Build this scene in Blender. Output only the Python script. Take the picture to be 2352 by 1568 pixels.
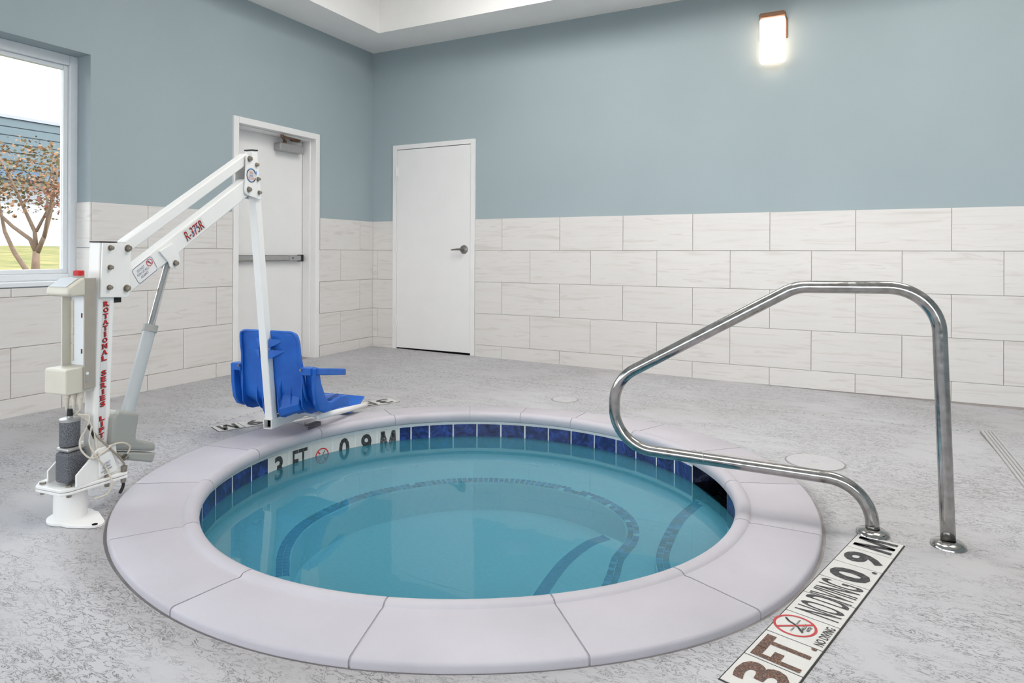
import bpy, math, random
from mathutils import Vector, Matrix
R = math.radians
random.seed(7)
scene = bpy.context.scene
for o in list(bpy.data.objects): bpy.data.objects.remove(o)

# ------------------------------------------------------------------ camera
cam_d = bpy.data.cameras.new('camera'); cam = bpy.data.objects.new('camera', cam_d)
scene.collection.objects.link(cam); scene.camera = cam
FPX, CX, CY, YAW, ROLL = 1525.35, 1130.07, 582.41, -0.48896, 0.00384
CAM = Vector((4.5838, -5.8221, 1.0267))
fw = Vector((math.sin(YAW), math.cos(YAW), 0)); rt = Vector((math.cos(YAW), -math.sin(YAW), 0)); up = Vector((0, 0, 1))
r2 = rt*math.cos(ROLL) + up*math.sin(ROLL); u2 = -rt*math.sin(ROLL) + up*math.cos(ROLL)
m = Matrix((( r2.x, u2.x, -fw.x, CAM.x), (r2.y, u2.y, -fw.y, CAM.y), (r2.z, u2.z, -fw.z, CAM.z), (0, 0, 0, 1)))
cam.matrix_world = m
cam_d.sensor_width = 36; cam_d.lens = 36*FPX/2352
cam_d.shift_x = (1176-CX)/2352; cam_d.shift_y = (CY-784)/2352
cam_d.clip_start = 0.05; cam_d.clip_end = 400

# ------------------------------------------------------------------ world, sun, exposure
world = bpy.data.worlds.new('sky'); scene.world = world; world.use_nodes = True
wn = world.node_tree.nodes; wl = world.node_tree.links
bg = wn['Background']
tc = wn.new('ShaderNodeTexCoord'); sp = wn.new('ShaderNodeSeparateXYZ'); cr = wn.new('ShaderNodeValToRGB')
nz = wn.new('ShaderNodeTexNoise'); nz.inputs['Scale'].default_value = 2.2; nz.inputs['Detail'].default_value = 5
mx = wn.new('ShaderNodeMix'); mx.data_type = 'RGBA'
wl.new(tc.outputs['Generated'], sp.inputs[0]); wl.new(sp.outputs['Z'], cr.inputs[0])
cr.color_ramp.elements[0].position = 0.0; cr.color_ramp.elements[0].color = (0.92, 0.96, 1.0, 1)
cr.color_ramp.elements[1].position = 0.7; cr.color_ramp.elements[1].color = (0.62, 0.78, 0.95, 1)
wl.new(tc.outputs['Generated'], nz.inputs['Vector'])
wr = wn.new('ShaderNodeValToRGB'); wr.color_ramp.elements[0].position = .38; wr.color_ramp.elements[1].position = .6
wl.new(nz.outputs['Fac'], wr.inputs[0]); wl.new(wr.outputs['Color'], mx.inputs['Factor'])
wl.new(cr.outputs['Color'], mx.inputs['A']); mx.inputs['B'].default_value = (1, 1, 1, 1)
wl.new(mx.outputs['Result'], bg.inputs['Color'])
bg.inputs['Strength'].default_value = 5.4
sun_d = bpy.data.lights.new('sun', 'SUN'); sun = bpy.data.objects.new('sun', sun_d); scene.collection.objects.link(sun)
sun_d.energy = 4.5; sun_d.angle = R(0.6); sun_d.color = (1.0, .93, .8)
sun.rotation_euler = Vector((-.62, -.38, -.68)).to_track_quat('-Z', 'Y').to_euler()
FILL_E = 10.0            # added fill panels in the tray, off frame
SCONCE_E = 3.4
vs = scene.view_settings
vs.view_transform = 'Standard'; vs.look = 'None'; vs.exposure = 0.26; vs.gamma = 1.0; vs.use_curve_mapping = False
scene.display_settings.display_device = 'sRGB'
scene.cycles.max_bounces = 8; scene.cycles.diffuse_bounces = 4; scene.cycles.glossy_bounces = 3

# ------------------------------------------------------------------ helpers
def s2l(c): return tuple(((v/255)/12.92 if v/255 <= .04045 else ((v/255+.055)/1.055)**2.4) for v in c)
class MB:
    def __init__(s): s.v = []; s.f = []
    def add(s, vs_, fs): b = len(s.v); s.v += [tuple(p) for p in vs_]; s.f += [tuple(i+b for i in f) for f in fs]; return s
    def box(s, x0, x1, y0, y1, z0, z1):
        x0, x1 = min(x0, x1), max(x0, x1); y0, y1 = min(y0, y1), max(y0, y1); z0, z1 = min(z0, z1), max(z0, z1)
        return s.add([(x0,y0,z0),(x1,y0,z0),(x1,y1,z0),(x0,y1,z0),(x0,y0,z1),(x1,y0,z1),(x1,y1,z1),(x0,y1,z1)],
                     [(3,2,1,0),(4,5,6,7),(0,1,5,4),(1,2,6,5),(2,3,7,6),(3,0,4,7)])
    def prism(s, pts, d0, d1, fn):
        """closed 2-D outline pts extruded from depth d0 to d1; fn(u, v, d) gives the point"""
        n = len(pts)
        A = [fn(u, v, d0) for u, v in pts]; B = [fn(u, v, d1) for u, v in pts]
        return s.add(A+B, [tuple(range(n))[::-1], tuple(range(n, 2*n))] + [(i, (i+1) % n, n+(i+1) % n, n+i) for i in range(n)])
    def cyl(s, a, b, ra, rb=None, n=20, caps=True):
        rb = ra if rb is None else rb
        a = Vector(a); b = Vector(b); d = (b-a).normalized()
        t = Vector((0,0,1)) if abs(d.z) < .9 else Vector((1,0,0))
        x = d.cross(t).normalized(); y = d.cross(x)
        P = [a+(x*math.cos(2*math.pi*i/n)+y*math.sin(2*math.pi*i/n))*ra for i in range(n)] + [b+(x*math.cos(2*math.pi*i/n)+y*math.sin(2*math.pi*i/n))*rb for i in range(n)]
        F = [(i, (i+1) % n, n+(i+1) % n, n+i) for i in range(n)]
        if caps: F += [tuple(range(n))[::-1], tuple(range(n, 2*n))]
        return s.add(P, F)
    def lathe(s, prof, n=32, c=(0,0,0), close=False):
        c = Vector(c); k = len(prof)
        P = [c+Vector((r*math.cos(2*math.pi*i/n), r*math.sin(2*math.pi*i/n), z)) for i in range(n) for r, z in prof]
        F = [(i*k+j, ((i+1) % n)*k+j, ((i+1) % n)*k+j+1, i*k+j+1) for i in range(n) for j in range(k-1)]
        if close: F += [(i*k+k-1, ((i+1) % n)*k+k-1, ((i+1) % n)*k, i*k) for i in range(n)]
        return s.add(P, F)
    def tube(s, path, r, n=12, caps=True):
        path = [Vector(p) for p in path]; k = len(path)
        rr = r if isinstance(r, (list, tuple)) else [r]*k
        T = [(path[min(i+1, k-1)]-path[max(i-1, 0)]).normalized() for i in range(k)]
        x = T[0].cross(Vector((0,0,1)) if abs(T[0].z) < .9 else Vector((1,0,0))).normalized()
        P = []
        for i in range(k):
            x = (x - T[i]*x.dot(T[i])).normalized(); y = T[i].cross(x)
            P += [path[i]+(x*math.cos(2*math.pi*j/n)+y*math.sin(2*math.pi*j/n))*rr[i] for j in range(n)]
        F = [(i*n+j, i*n+(j+1) % n, (i+1)*n+(j+1) % n, (i+1)*n+j) for i in range(k-1) for j in range(n)]
        if caps: F += [tuple(range(n))[::-1], tuple(range((k-1)*n, k*n))]
        return s.add(P, F)
    def mesh(s, name, smooth=False, up=False):
        me = bpy.data.meshes.new(name); me.from_pydata(s.v, [], s.f); me.update()
        import bmesh
        b = bmesh.new(); b.from_mesh(me); bmesh.ops.recalc_face_normals(b, faces=b.faces)
        if up and sum(f.normal.z for f in b.faces) < 0: bmesh.ops.reverse_faces(b, faces=b.faces)
        b.to_mesh(me); b.free()
        if smooth: me.shade_smooth() if hasattr(me, 'shade_smooth') else None
        return me
def link(o, parent=None):
    scene.collection.objects.link(o)
    if parent: o.parent = parent
    return o
def obj(name, mb, mat, parent=None, smooth=False, bevel=0, seg=2, angle=None):
    me = mb.mesh(name, smooth or angle is not None) if isinstance(mb, MB) else mb
    if mat and not me.materials: me.materials.append(mat)
    o = bpy.data.objects.new(name, me); link(o, parent)
    if bevel:
        b = o.modifiers.new('bevel', 'BEVEL'); b.width = bevel; b.segments = seg; b.limit_method = 'ANGLE'; b.angle_limit = R(40)
    if angle is not None: sharp(me, angle)
    return o
def sharp(me, deg):
    import bmesh
    b = bmesh.new(); b.from_mesh(me)
    for f in b.faces: f.smooth = True
    for e in b.edges:
        if len(e.link_faces) == 2 and e.calc_face_angle(0) > R(deg): e.smooth = False
    b.to_mesh(me); b.free()
def tag(o, label=None, cat=None, group=None, kind=None):
    if label: o['label'] = label
    if cat: o['category'] = cat
    if group: o['group'] = group
    if kind: o['kind'] = kind
    return o
def empty(name, loc=(0,0,0), rz=0, parent=None):
    o = bpy.data.objects.new(name, None); o.location = loc; o.rotation_euler = (0, 0, rz); o.empty_display_size = .1
    return link(o, parent)
def piece(name, me, mat, parent, loc=(0,0,0), rot=(0,0,0), scale=(1,1,1)):
    o = bpy.data.objects.new(name, me); link(o, parent); o.location = loc; o.rotation_euler = rot; o.scale = scale
    if mat and not me.materials: me.materials.append(mat)
    return o
def text_mesh(body, w, h, depth=.0006, off=0.0, space=1.0):
    """flat lettering centred on the origin in the XY plane, scaled to fill w by h"""
    if body == 'M':
        b = MB()
        for q in ([(0,0),(.19,0),(.27,1),(.07,1)], [(1,0),(.81,0),(.73,1),(.93,1)], [(.07,1),(.29,1),(.60,0),(.40,0)], [(.93,1),(.71,1),(.40,0),(.60,0)]):
            b.add([((x-.5)*w, (y-.5)*h, depth) for x, y in q], [(0,1,2,3)])
        return b.mesh('lettering', up=True)
    cu = bpy.data.curves.new('lettering', 'FONT'); cu.body = body; cu.align_x = 'CENTER'; cu.align_y = 'CENTER'
    cu.offset = off; cu.space_character = space; cu.resolution_u = 3
    t = bpy.data.objects.new('lettering', cu); scene.collection.objects.link(t)
    bpy.context.view_layer.update()
    me = bpy.data.meshes.new_from_object(t.evaluated_get(bpy.context.evaluated_depsgraph_get()))
    bpy.data.objects.remove(t); bpy.data.curves.remove(cu)
    xs = [v.co.x for v in me.vertices]; ys = [v.co.y for v in me.vertices]
    sx = w/(max(xs)-min(xs)); sy = h/(max(ys)-min(ys)); mx_, my = (max(xs)+min(xs))/2, (max(ys)+min(ys))/2
    for v in me.vertices: v.co = ((v.co.x-mx_)*sx, (v.co.y-my)*sy, depth)
    me.name = 'lettering'; me.materials.clear()
    return me
def frame(o, x, y, z=None):
    """4x4 with origin o, x axis, y axis"""
    x = Vector(x).normalized(); y = Vector(y); y = (y-x*y.dot(x)).normalized(); z = x.cross(y)
    return Matrix(((x.x,y.x,z.x,o[0]),(x.y,y.y,z.y,o[1]),(x.z,y.z,z.z,o[2]),(0,0,0,1)))
def place(o, M): o.matrix_local = M; return o
def ring_mesh(r0, r1, a0, a1, n=40, depth=.0006, sx=1, sy=1):
    b = MB(); full = abs(a1-a0) >= 2*math.pi-1e-4
    P = []; k = n if full else n+1
    for i in range(k):
        t = a0+(a1-a0)*i/n
        P += [(r0*math.cos(t)*sx, r0*math.sin(t)*sy, depth), (r1*math.cos(t)*sx, r1*math.sin(t)*sy, depth)]
    F = [(2*i, 2*i+1, (2*i+3) % (2*k), (2*i+2) % (2*k)) for i in range(n)]
    return b.add(P, F)
def line_mesh(pts, w, depth=.0007):
    b = MB()
    for (x0, y0), (x1, y1) in zip(pts, pts[1:]):
        d = Vector((x1-x0, y1-y0)); l = d.length; nx, ny = -d.y/l*w/2, d.x/l*w/2
        b.add([(x0+nx,y0+ny,depth),(x0-nx,y0-ny,depth),(x1-nx,y1-ny,depth),(x1+nx,y1+ny,depth)], [(0,1,2,3)])
    return b

# ------------------------------------------------------------------ materials
class Mat:
    def __init__(s, name, col=(.8,.8,.8), rough=.5, metal=0, spec=.5):
        s.m = bpy.data.materials.new(name); s.m.use_nodes = True; s.t = s.m.node_tree; s.n = s.t.nodes; s.l = s.t.links
        s.p = s.n['Principled BSDF']; s.p.inputs['Base Color'].default_value = (*col, 1); s.p.inputs['Roughness'].default_value = rough
        s.p.inputs['Metallic'].default_value = metal; s.p.inputs['Specular IOR Level'].default_value = spec
        s.c = s.n.new('ShaderNodeTexCoord')
    def node(s, t, **kw):
        n = s.n.new(t)
        for k, v in kw.items():
            if k in n.inputs: n.inputs[k].default_value = v
            else: setattr(n, k, v)
        return n
    def vec(s, scale=(1,1,1), src='Object', rnd=False, rot=(0,0,0)):
        mp = s.node('ShaderNodeMapping'); mp.inputs['Scale'].default_value = scale; mp.inputs['Rotation'].default_value = rot
        s.l.new(s.c.outputs[src], mp.inputs['Vector'])
        if rnd:
            oi = s.node('ShaderNodeObjectInfo'); cb = s.node('ShaderNodeCombineXYZ'); ml = s.node('ShaderNodeMath', operation='MULTIPLY'); ml.inputs[1].default_value = 53
            s.l.new(oi.outputs['Random'], ml.inputs[0])
            for i in range(3): s.l.new(ml.outputs[0], cb.inputs[i])
            s.l.new(cb.outputs[0], mp.inputs['Location'])
        return mp.outputs[0]
    def noise(s, scale, detail=3, vec=None, rough=.5, dist=0):
        n = s.node('ShaderNodeTexNoise'); n.inputs['Scale'].default_value = scale; n.inputs['Detail'].default_value = detail; n.inputs['Roughness'].default_value = rough; n.inputs['Distortion'].default_value = dist
        s.l.new(vec or s.vec(), n.inputs['Vector']); return n.outputs['Fac']
    def ramp(s, fac, stops):
        r = s.node('ShaderNodeValToRGB'); e = r.color_ramp.elements
        while len(e) < len(stops): e.new(.5)
        for i, (p, c) in enumerate(stops):
            e[i].position = p; e[i].color = (*c, 1) if len(c) == 3 else c
        s.l.new(fac, r.inputs[0]); return r.outputs['Color']
    def math(s, op, a, b=None):
        n = s.node('ShaderNodeMath', operation=op)
        for i, v in enumerate((a, b)):
            if v is None: continue
            if isinstance(v, (int, float)): n.inputs[i].default_value = v
            else: s.l.new(v, n.inputs[i])
        return n.outputs[0]
    def mix(s, fac, a, b, mode='MIX'):
        n = s.node('ShaderNodeMix', data_type='RGBA', blend_type=mode)
        for k, v in (('Factor', fac), ('A', a), ('B', b)):
            if isinstance(v, (int, float)): n.inputs[k].default_value = v
            elif isinstance(v, tuple): n.inputs[k].default_value = (*v, 1)
            else: s.l.new(v, n.inputs[k])
        return n.outputs['Result']
    def color(s, o): s.l.new(o, s.p.inputs['Base Color']); return s
    def bump(s, h, strength=.3, dist=.002):
        b = s.node('ShaderNodeBump'); b.inputs['Strength'].default_value = strength; b.inputs['Distance'].default_value = dist
        s.l.new(h, b.inputs['Height']); s.l.new(b.outputs[0], s.p.inputs['Normal']); return s
K = (0,0,0); W1 = (1,1,1)
def plain(name, rgb, rough=.5, metal=0, spec=.5, var=.06, scale=30, bump=0):
    c = s2l(rgb); M = Mat(name, c, rough, metal, spec)
    f = M.noise(scale, 4)
    M.color(M.ramp(f, [(.3, tuple(v*(1-var) for v in c)), (.7, tuple(min(1, v*(1+var)) for v in c))]))
    if bump: M.bump(M.noise(scale*8, 3), bump, .001)
    return M.m

# painted wall
M = Mat('blue_wall_paint', s2l((168,190,199)), .62, spec=.3)
f = M.noise(1.3, 2); M.color(M.ramp(f, [(.3, s2l((160,174,179))), (.7, s2l((164,178,183)))])); M.bump(M.noise(260, 3), .12, .002); PAINT = M.m
CEIL = plain('white_ceiling_paint', (246,244,242), .8, spec=.2, var=.02, scale=3, bump=.1)
WHITE = plain('white_gloss_paint', (236,235,234), .4, var=.015, scale=4)
VINYL = plain('white_vinyl', (228,232,236), .35, var=.01)
GROUT = plain('wall_grout', (192,182,176), .9, spec=.1)
# wall tile
M = Mat('veined_wall_tile', s2l((222,217,212)), .32, spec=.45)
v = M.vec((1.1, 1.1, 13), rnd=True); f = M.noise(1.6, 5, v, .55, 1.1)
v2 = M.vec((1.2, 1.2, 5), rnd=True); g = M.noise(1.4, 3, v2)
c1 = M.ramp(f, [(.30, s2l((208,202,197))), (.43, s2l((221,217,213))), (.60, s2l((224,221,218))), (.68, s2l((209,202,196))), (.74, s2l((222,218,215)))])
M.color(M.mix(M.math('MULTIPLY', g, .35), c1, s2l((216,213,210)))); WTILE = M.m
# deck: flattened knock-down render over concrete
M = Mat('knockdown_deck', s2l((203,203,206)), .7, spec=.3)
vv = M.vec((1, 1, 1)); st = M.vec((.55, 1.25, 1), rot=(0, 0, R(-27)))
n1 = M.noise(40, 6, st, .66, .8)
dens = M.noise(1.7, 3, vv); lines = M.noise(9, 3, st, .6)
edge = M.math('ABSOLUTE', M.math('SUBTRACT', n1, .5))
near = M.math('SUBTRACT', .020, edge); near = M.math('MAXIMUM', M.math('MULTIPLY', near, 60), 0)
patch = M.ramp(M.math('ADD', M.math('MULTIPLY', dens, .55), M.math('MULTIPLY', lines, .45)), [(.41, K), (.53, W1)])
crease = M.math('MULTIPLY', near, patch)
stain = M.noise(.9, 4, vv); fine = M.noise(220, 2, vv)
base = M.ramp(stain, [(.3, s2l((178,176,176))), (.5, s2l((187,186,189))), (.72, s2l((193,193,197)))])
base = M.mix(M.math('MULTIPLY', fine, .25), base, s2l((176,176,178)))
M.color(M.mix(M.math('MULTIPLY', M.math('MINIMUM', crease, 1), .92), base, s2l((88,84,80))))
hh = M.math('MULTIPLY', M.ramp(n1, [(.46, K), (.54, W1)]), patch)
M.bump(M.math('ADD', M.math('MULTIPLY', hh, .8), M.math('MULTIPLY', fine, .12)),  .5, .0035); DECK = M.m
# coping stone
M = Mat('cast_coping_stone', s2l((205,202,211)), .6, spec=.3)
f = M.noise(2.2, 5, M.vec(rnd=True)); g = M.noise(160, 3); h = M.noise(7, 5, M.vec(rnd=True), .7)
b_ = M.ramp(f, [(.3, s2l((180,176,182))), (.55, s2l((189,185,192))), (.75, s2l((194,191,197)))])
b_ = M.mix(M.ramp(h, [(.66, K), (.78, (.5,.5,.5))]), b_, s2l((184,177,172)))
M.color(b_); M.bump(M.math('ADD', M.math('MULTIPLY', g, .6), f), .3, .003); COPING = M.m
MORTAR = plain('coping_mortar', (172,168,174), .9, spec=.1, var=.12, scale=25)
CAULK = plain('deck_joint_sealant', (150,145,144), .85, spec=.15, var=.15, scale=14)
PLASTER = plain('pool_plaster', (206,224,228), .8, var=.05, scale=60)
BAND = plain('white_tile_grout_band', (222,222,222), .8, var=.03)
# blue slate-look waterline tile
M = Mat('cobalt_waterline_tile', s2l((38,50,110)), .22, spec=.6)
v = M.vec(rnd=True); f = M.noise(11, 7, v, .72, 1.6); g = M.noise(46, 6, v, .75, 2)
c1 = M.ramp(f, [(.32, s2l((10,14,32))), (.48, s2l((26,42,98))), (.68, s2l((52,80,160)))])
M.color(M.mix(M.ramp(g, [(.62, K), (.74, (.55,.55,.55))]), c1, s2l((128,142,188)))); M.bump(M.noise(40, 6, v, .7, 1), .5, .003); COBALT = M.m
M = Mat('dark_slate_tile', s2l((22,26,44)), .25, spec=.6)
v = M.vec(rnd=True); f = M.noise(14, 6, v, .7, 1); M.color(M.ramp(f, [(.35, s2l((20,22,34))), (.55, s2l((52,58,86))), (.75, s2l((110,116,140)))])); M.bump(f, .4, .003); SLATE = M.m
CERAM = plain('white_ceramic', (214,212,208), .25, var=.03, scale=18)
def worn(name, a, b, thr=.55, sc=70):
    M = Mat(name, s2l(a), .5); f = M.noise(sc, 5, None, .7); M.color(M.ramp(f, [(thr-.06, s2l(a)), (thr+.1, s2l(b))])); return M.m
PRINT = worn('black_print', (44,43,46), (96,94,96), .55)
PRINT_OLD = worn('faded_black_print', (52,50,54), (178,176,174), .56, 90)
PRINT_RUST = worn('rusted_print', (66,54,52), (158,108,80), .53, 210)
RED = plain('red_print', (186,60,62), .5); REDW = plain('bright_red_print', (200,40,44), .5)
BLUEP = plain('blue_print', (60,66,130), .5); SKYP = plain('light_blue_print', (66,140,205), .5)
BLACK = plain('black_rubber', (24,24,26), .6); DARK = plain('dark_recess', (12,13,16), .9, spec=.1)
# lift
LIFT = plain('white_powder_coat', (240,239,237), .35, var=.015, scale=6)
GREYP = plain('grey_plastic', (160,161,156), .42, var=.03, scale=10)
TUBEG = plain('pale_grey_tube', (186,190,192), .3, var=.02)
BEIGE = plain('cream_plastic', (212,207,193), .45, var=.03, scale=8)
BEIGED = plain('taupe_plastic', (166,159,149), .5, var=.03)
SEATB = None
M = Mat('blue_seat_plastic', s2l((28,98,190)), .38, spec=.5)
f = M.noise(9, 4); g = M.noise(330, 2)
b_ = M.ramp(f, [(.3, s2l((24,88,178))), (.7, s2l((36,108,202)))]); M.color(M.mix(M.ramp(g, [(.74, K), (.78, (.6,.6,.6))]), b_, s2l((150,190,235)))); M.bump(M.noise(300, 2), .08, .001); SEATB = M.m
M = Mat('speckled_motor_paint', s2l((88,90,96)), .6); f = M.noise(420, 3); g = M.noise(14, 5)
b_ = M.ramp(f, [(.4, s2l((58,60,66))), (.62, s2l((120,122,128)))]); M.color(M.mix(M.ramp(g, [(.62, K), (.72, W1)]), b_, s2l((120,104,92)))); MOTOR = M.m
STEELB = plain('dull_bolt_steel', (158,150,140), .35, metal=.9, var=.2, scale=120)
M = Mat('brushed_stainless', s2l((196,194,192)), .16, 1.0); f = M.noise(30, 5, M.vec((1,1,1))); M.color(M.ramp(f, [(.35, s2l((160,157,154))), (.65, s2l((182,180,178)))]))
rg = M.ramp(M.noise(60, 4), [(.4, (.13,)*3), (.7, (.24,)*3)]); M.l.new(rg, M.p.inputs['Roughness']); STEEL = M.m
M = Mat('chrome_rod_rusty', s2l((205,205,205)), .18, .9); f = M.noise(55, 5, M.vec((1,1,.35)), .7); rust = M.ramp(f, [(.6, K), (.66, W1)])
M.color(M.mix(rust, s2l((206,206,206)), s2l((112,78,52)))); ROD = M.m
ALU = plain('satin_aluminium', (172,171,170), .42, metal=.6, var=.03)
BRONZE = plain('bronze_metal', (112,82,62), .45, metal=.6)
CABLE = plain('cream_cable', (206,198,184), .5)
# water: bright haze of the treated water over a clear body, mirror-like at low angles
M = Mat('teal_spa_water'); 
for n_ in [M.p]: M.n.remove(n_)
out = M.n['Material Output']
dif = M.node('ShaderNodeBsdfDiffuse'); dif.inputs['Color'].default_value = (*s2l((70,146,170)), 1)
tr = M.node('ShaderNodeBsdfTransparent'); tr.inputs['Color'].default_value = (.52, .84, .92, 1)
gl = M.node('ShaderNodeBsdfGlossy'); gl.inputs['Roughness'].default_value = .015
fr = M.node('ShaderNodeFresnel'); fr.inputs['IOR'].default_value = 1.45
v = M.vec((1,1,1)); nn = M.noise(2.6, 2, v, .5, .4)
bp = M.node('ShaderNodeBump'); bp.inputs['Strength'].default_value = .035; bp.inputs['Distance'].default_value = .05
M.l.new(nn, bp.inputs['Height']); M.l.new(bp.outputs[0], gl.inputs['Normal'])
a_ = M.node('ShaderNodeMixShader'); a_.inputs[0].default_value = .54; M.l.new(dif.outputs[0], a_.inputs[1]); M.l.new(tr.outputs[0], a_.inputs[2])
b_ = M.node('ShaderNodeMixShader'); M.l.new(fr.outputs[0], b_.inputs[0]); M.l.new(a_.outputs[0], b_.inputs[1]); M.l.new(gl.outputs[0], b_.inputs[2])
M.l.new(b_.outputs[0], out.inputs[0]); WATER = M.m
def clear(name, tint, ior):
    M = Mat(name); M.n.remove(M.p); out = M.n['Material Output']
    tr = M.node('ShaderNodeBsdfTransparent'); tr.inputs['Color'].default_value = (*tint, 1)
    gl = M.node('ShaderNodeBsdfGlossy'); gl.inputs['Roughness'].default_value = .01
    fr = M.node('ShaderNodeFresnel'); fr.inputs['IOR'].default_value = ior
    b = M.node('ShaderNodeMixShader'); M.l.new(fr.outputs[0], b.inputs[0]); M.l.new(tr.outputs[0], b.inputs[1]); M.l.new(gl.outputs[0], b.inputs[2])
    M.l.new(b.outputs[0], out.inputs[0]); return M.m
GLASS = clear('window_glass', (.95,.97,.98), 1.35); CLEARW = clear('clear_dark_water', (.25,.32,.36), 1.33)
def emit(name, col, e):
    M = Mat(name, (.9,.9,.9)); M.p.inputs['Emission Color'].default_value = (*col, 1); M.p.inputs['Emission Strength'].default_value = e; return M.m
LAMP = emit('lit_opal_glass', (1.0,.74,.54), SCONCE_E); FILL = emit('fill_panel_glow', (1,.965,.915), FILL_E)

# ------------------------------------------------------------------ room shell
CZ = 3.217; TT = 1.373; TP = .3145; TW = .61
RX, FY = 8.0, -8.4
C0 = Vector((3.07, -3.18, 0))
OUT_T = [(-180,1.445),(-175,1.462),(-158,1.47),(-145,1.475),(-126,1.445),(-110,1.42),(-96,1.417),(-85,1.418),(-72,1.417),(-60,1.412),(-49,1.42),(-36,1.44),(-25,1.45),(-13,1.445),(5,1.442),(21,1.462),(39,1.478),(58,1.46),(79,1.404),(99,1.352),(120,1.35),(142,1.38),(158,1.415),(172,1.435),(180,1.445)]
IN_T = [(-180,1.13),(-128,1.136),(-113,1.14),(-100,1.136),(-87,1.122),(-74,1.108),(-60,1.098),(-47,1.103),(-36,1.112),(-22,1.13),(-10,1.137),(6,1.14),(40,1.135),(90,1.128),(140,1.135),(180,1.13)]
def interp(t, x):
    x = (x+180) % 360-180
    for (a, va), (b, vb) in zip(t, t[1:]):
        if a <= x <= b: 
            k = (x-a)/(b-a); k = k*k*(3-2*k)*.5+k*.5
            return va+(vb-va)*k
    return t[0][1]
def ro(d): return sum(interp(OUT_T, d+e)*w for e, w in ((-8,.25),(0,.5),(8,.25)))
def ri(d): return sum(interp(IN_T, d+e)*w for e, w in ((-8,.25),(0,.5),(8,.25)))
def pc(d, r, z=0): return (C0.x+r*math.cos(R(d)), C0.y+r*math.sin(R(d)), z)
def deck_z(x, y):
    w = min(1, max(0, (y+1.7)/1.7)); w = w*w*(3-2*w)
    return -(.0105*x-.012)*w
# floor: rings from the coping out to the walls
b = MB(); N = 240; KR = 14
def far(d):
    c, s_ = math.cos(R(d)), math.sin(R(d)); t = 1e9
    for lim, o_, k in ((-.02, C0.x, c), (RX+.02, C0.x, c), (.02, C0.y, s_), (FY-.02, C0.y, s_)):
        if abs(k) > 1e-6:
            q = (lim-o_)/k
            if q > 0: t = min(t, q)
    return t
angs = sorted(set([i*360/N for i in range(N)] + [math.degrees(math.atan2(y-C0.y, x-C0.x)) % 360 for x in (-.02, RX+.02) for y in (.02, FY-.02)]))
for d in angs:
    r0, r1 = ro(d)+.012, far(d)
    for j in range(KR+1):
        r = r0+(r1-r0)*(j/KR)**1.3
        x, y, z = pc(d, r); b.v.append((x, y, deck_z(x, y)))
    x, y, z = pc(d, r0, -.08); b.v.append((x, y, z))
k = KR+2; n = len(angs)
for i in range(n):
    i2 = (i+1) % n
    for j in range(KR): b.f.append((i*k+j, i*k+j+1, i2*k+j+1, i2*k+j))
    b.f.append((i*k, i2*k, i2*k+KR+1, i*k+KR+1))
floor = tag(obj('floor', b, DECK, smooth=True), 'pale grey textured concrete pool deck', kind='structure')

# wall_back (y = 0) with a door opening; a thin grout bed carries the tiles
D2 = (.285, 1.297, 2.182); D1 = (-1.893, -.853, 2.19)   # outer frames of the two doors
b = MB(); b.box(-.3, D2[0]+.02, 0, .25, -.15, 4.2); b.box(D2[1]-.02, RX+.2, 0, .25, -.15, 4.2); b.box(D2[0]+.02, D2[1]-.02, 0, .25, D2[2]-.02, 4.2); b.box(D2[0]-.1, D2[1]+.1, .2, .26, -.15, 2.3)
wall_b = tag(obj('wall_back', b, PAINT), 'blue painted back wall with pale tile wainscot', kind='structure')
WY0, WZ0, WZ1 = -3.09, .835, 2.383       # window opening right edge, sill, head
WY1 = -5.05; W2 = (-5.45, -7.4)
b = MB(); T = -.28
b.box(T, 0, 0.25, D1[1]-.02, -.15, 4.2); b.box(T, 0, D1[1]-.02, D1[0]+.02, D1[2]-.02, 4.2); b.box(T, 0, D1[0]+.02, WY0, -.15, 4.2)
b.box(T, 0, WY0, FY-.2, -.15, WZ0-.03); b.box(T, 0, WY0, FY-.2, WZ1, 4.2); b.box(T, 0, WY1, W2[0], WZ0-.03, WZ1); b.box(T, 0, W2[1], FY-.2, WZ0-.03, WZ1)
b.box(T, T+.06, D1[0]-.1, D1[1]+.1, -.15, 2.3)
wall_l = tag(obj('wall_left', b, PAINT), 'blue painted window wall with pale tile wainscot', kind='structure')
b = MB(); b.box(RX, RX+.2, FY-.2, .25, -.15, 4.2)
tag(obj('wall_right', b, PAINT), 'blue painted side wall', kind='structure')
b = MB(); b.box(-.3, RX+.2, FY-.2, FY, -.15, .84); b.box(-.3, RX+.2, FY-.2, FY, 2.38, 4.2)
for x in (-.3, 2.0, 4.1, 6.1, 7.9): b.box(x, x+.3, FY-.2, FY, .84, 2.38)
tag(obj('wall_front', b, PAINT), 'blue painted wall with a row of wide window openings', kind='structure')
# ceiling: soffit ring with raised tray
b = MB(); I = .50; ZT = 3.85
b.box(-.3, RX+.2, FY-.2, FY+I, CZ, 4.15); b.box(-.3, RX+.2, -.515, .25, CZ, 4.15); b.box(-.3, .475, FY+I, -.515, CZ, 4.15); b.box(RX-I, RX+.2, FY+I, -.515, CZ, 4.15)
b.box(-.3, RX+.2, FY-.2, .25, ZT, 4.25)
tag(obj('ceiling', b, CEIL), 'white soffit and raised tray ceiling', kind='structure')

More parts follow.
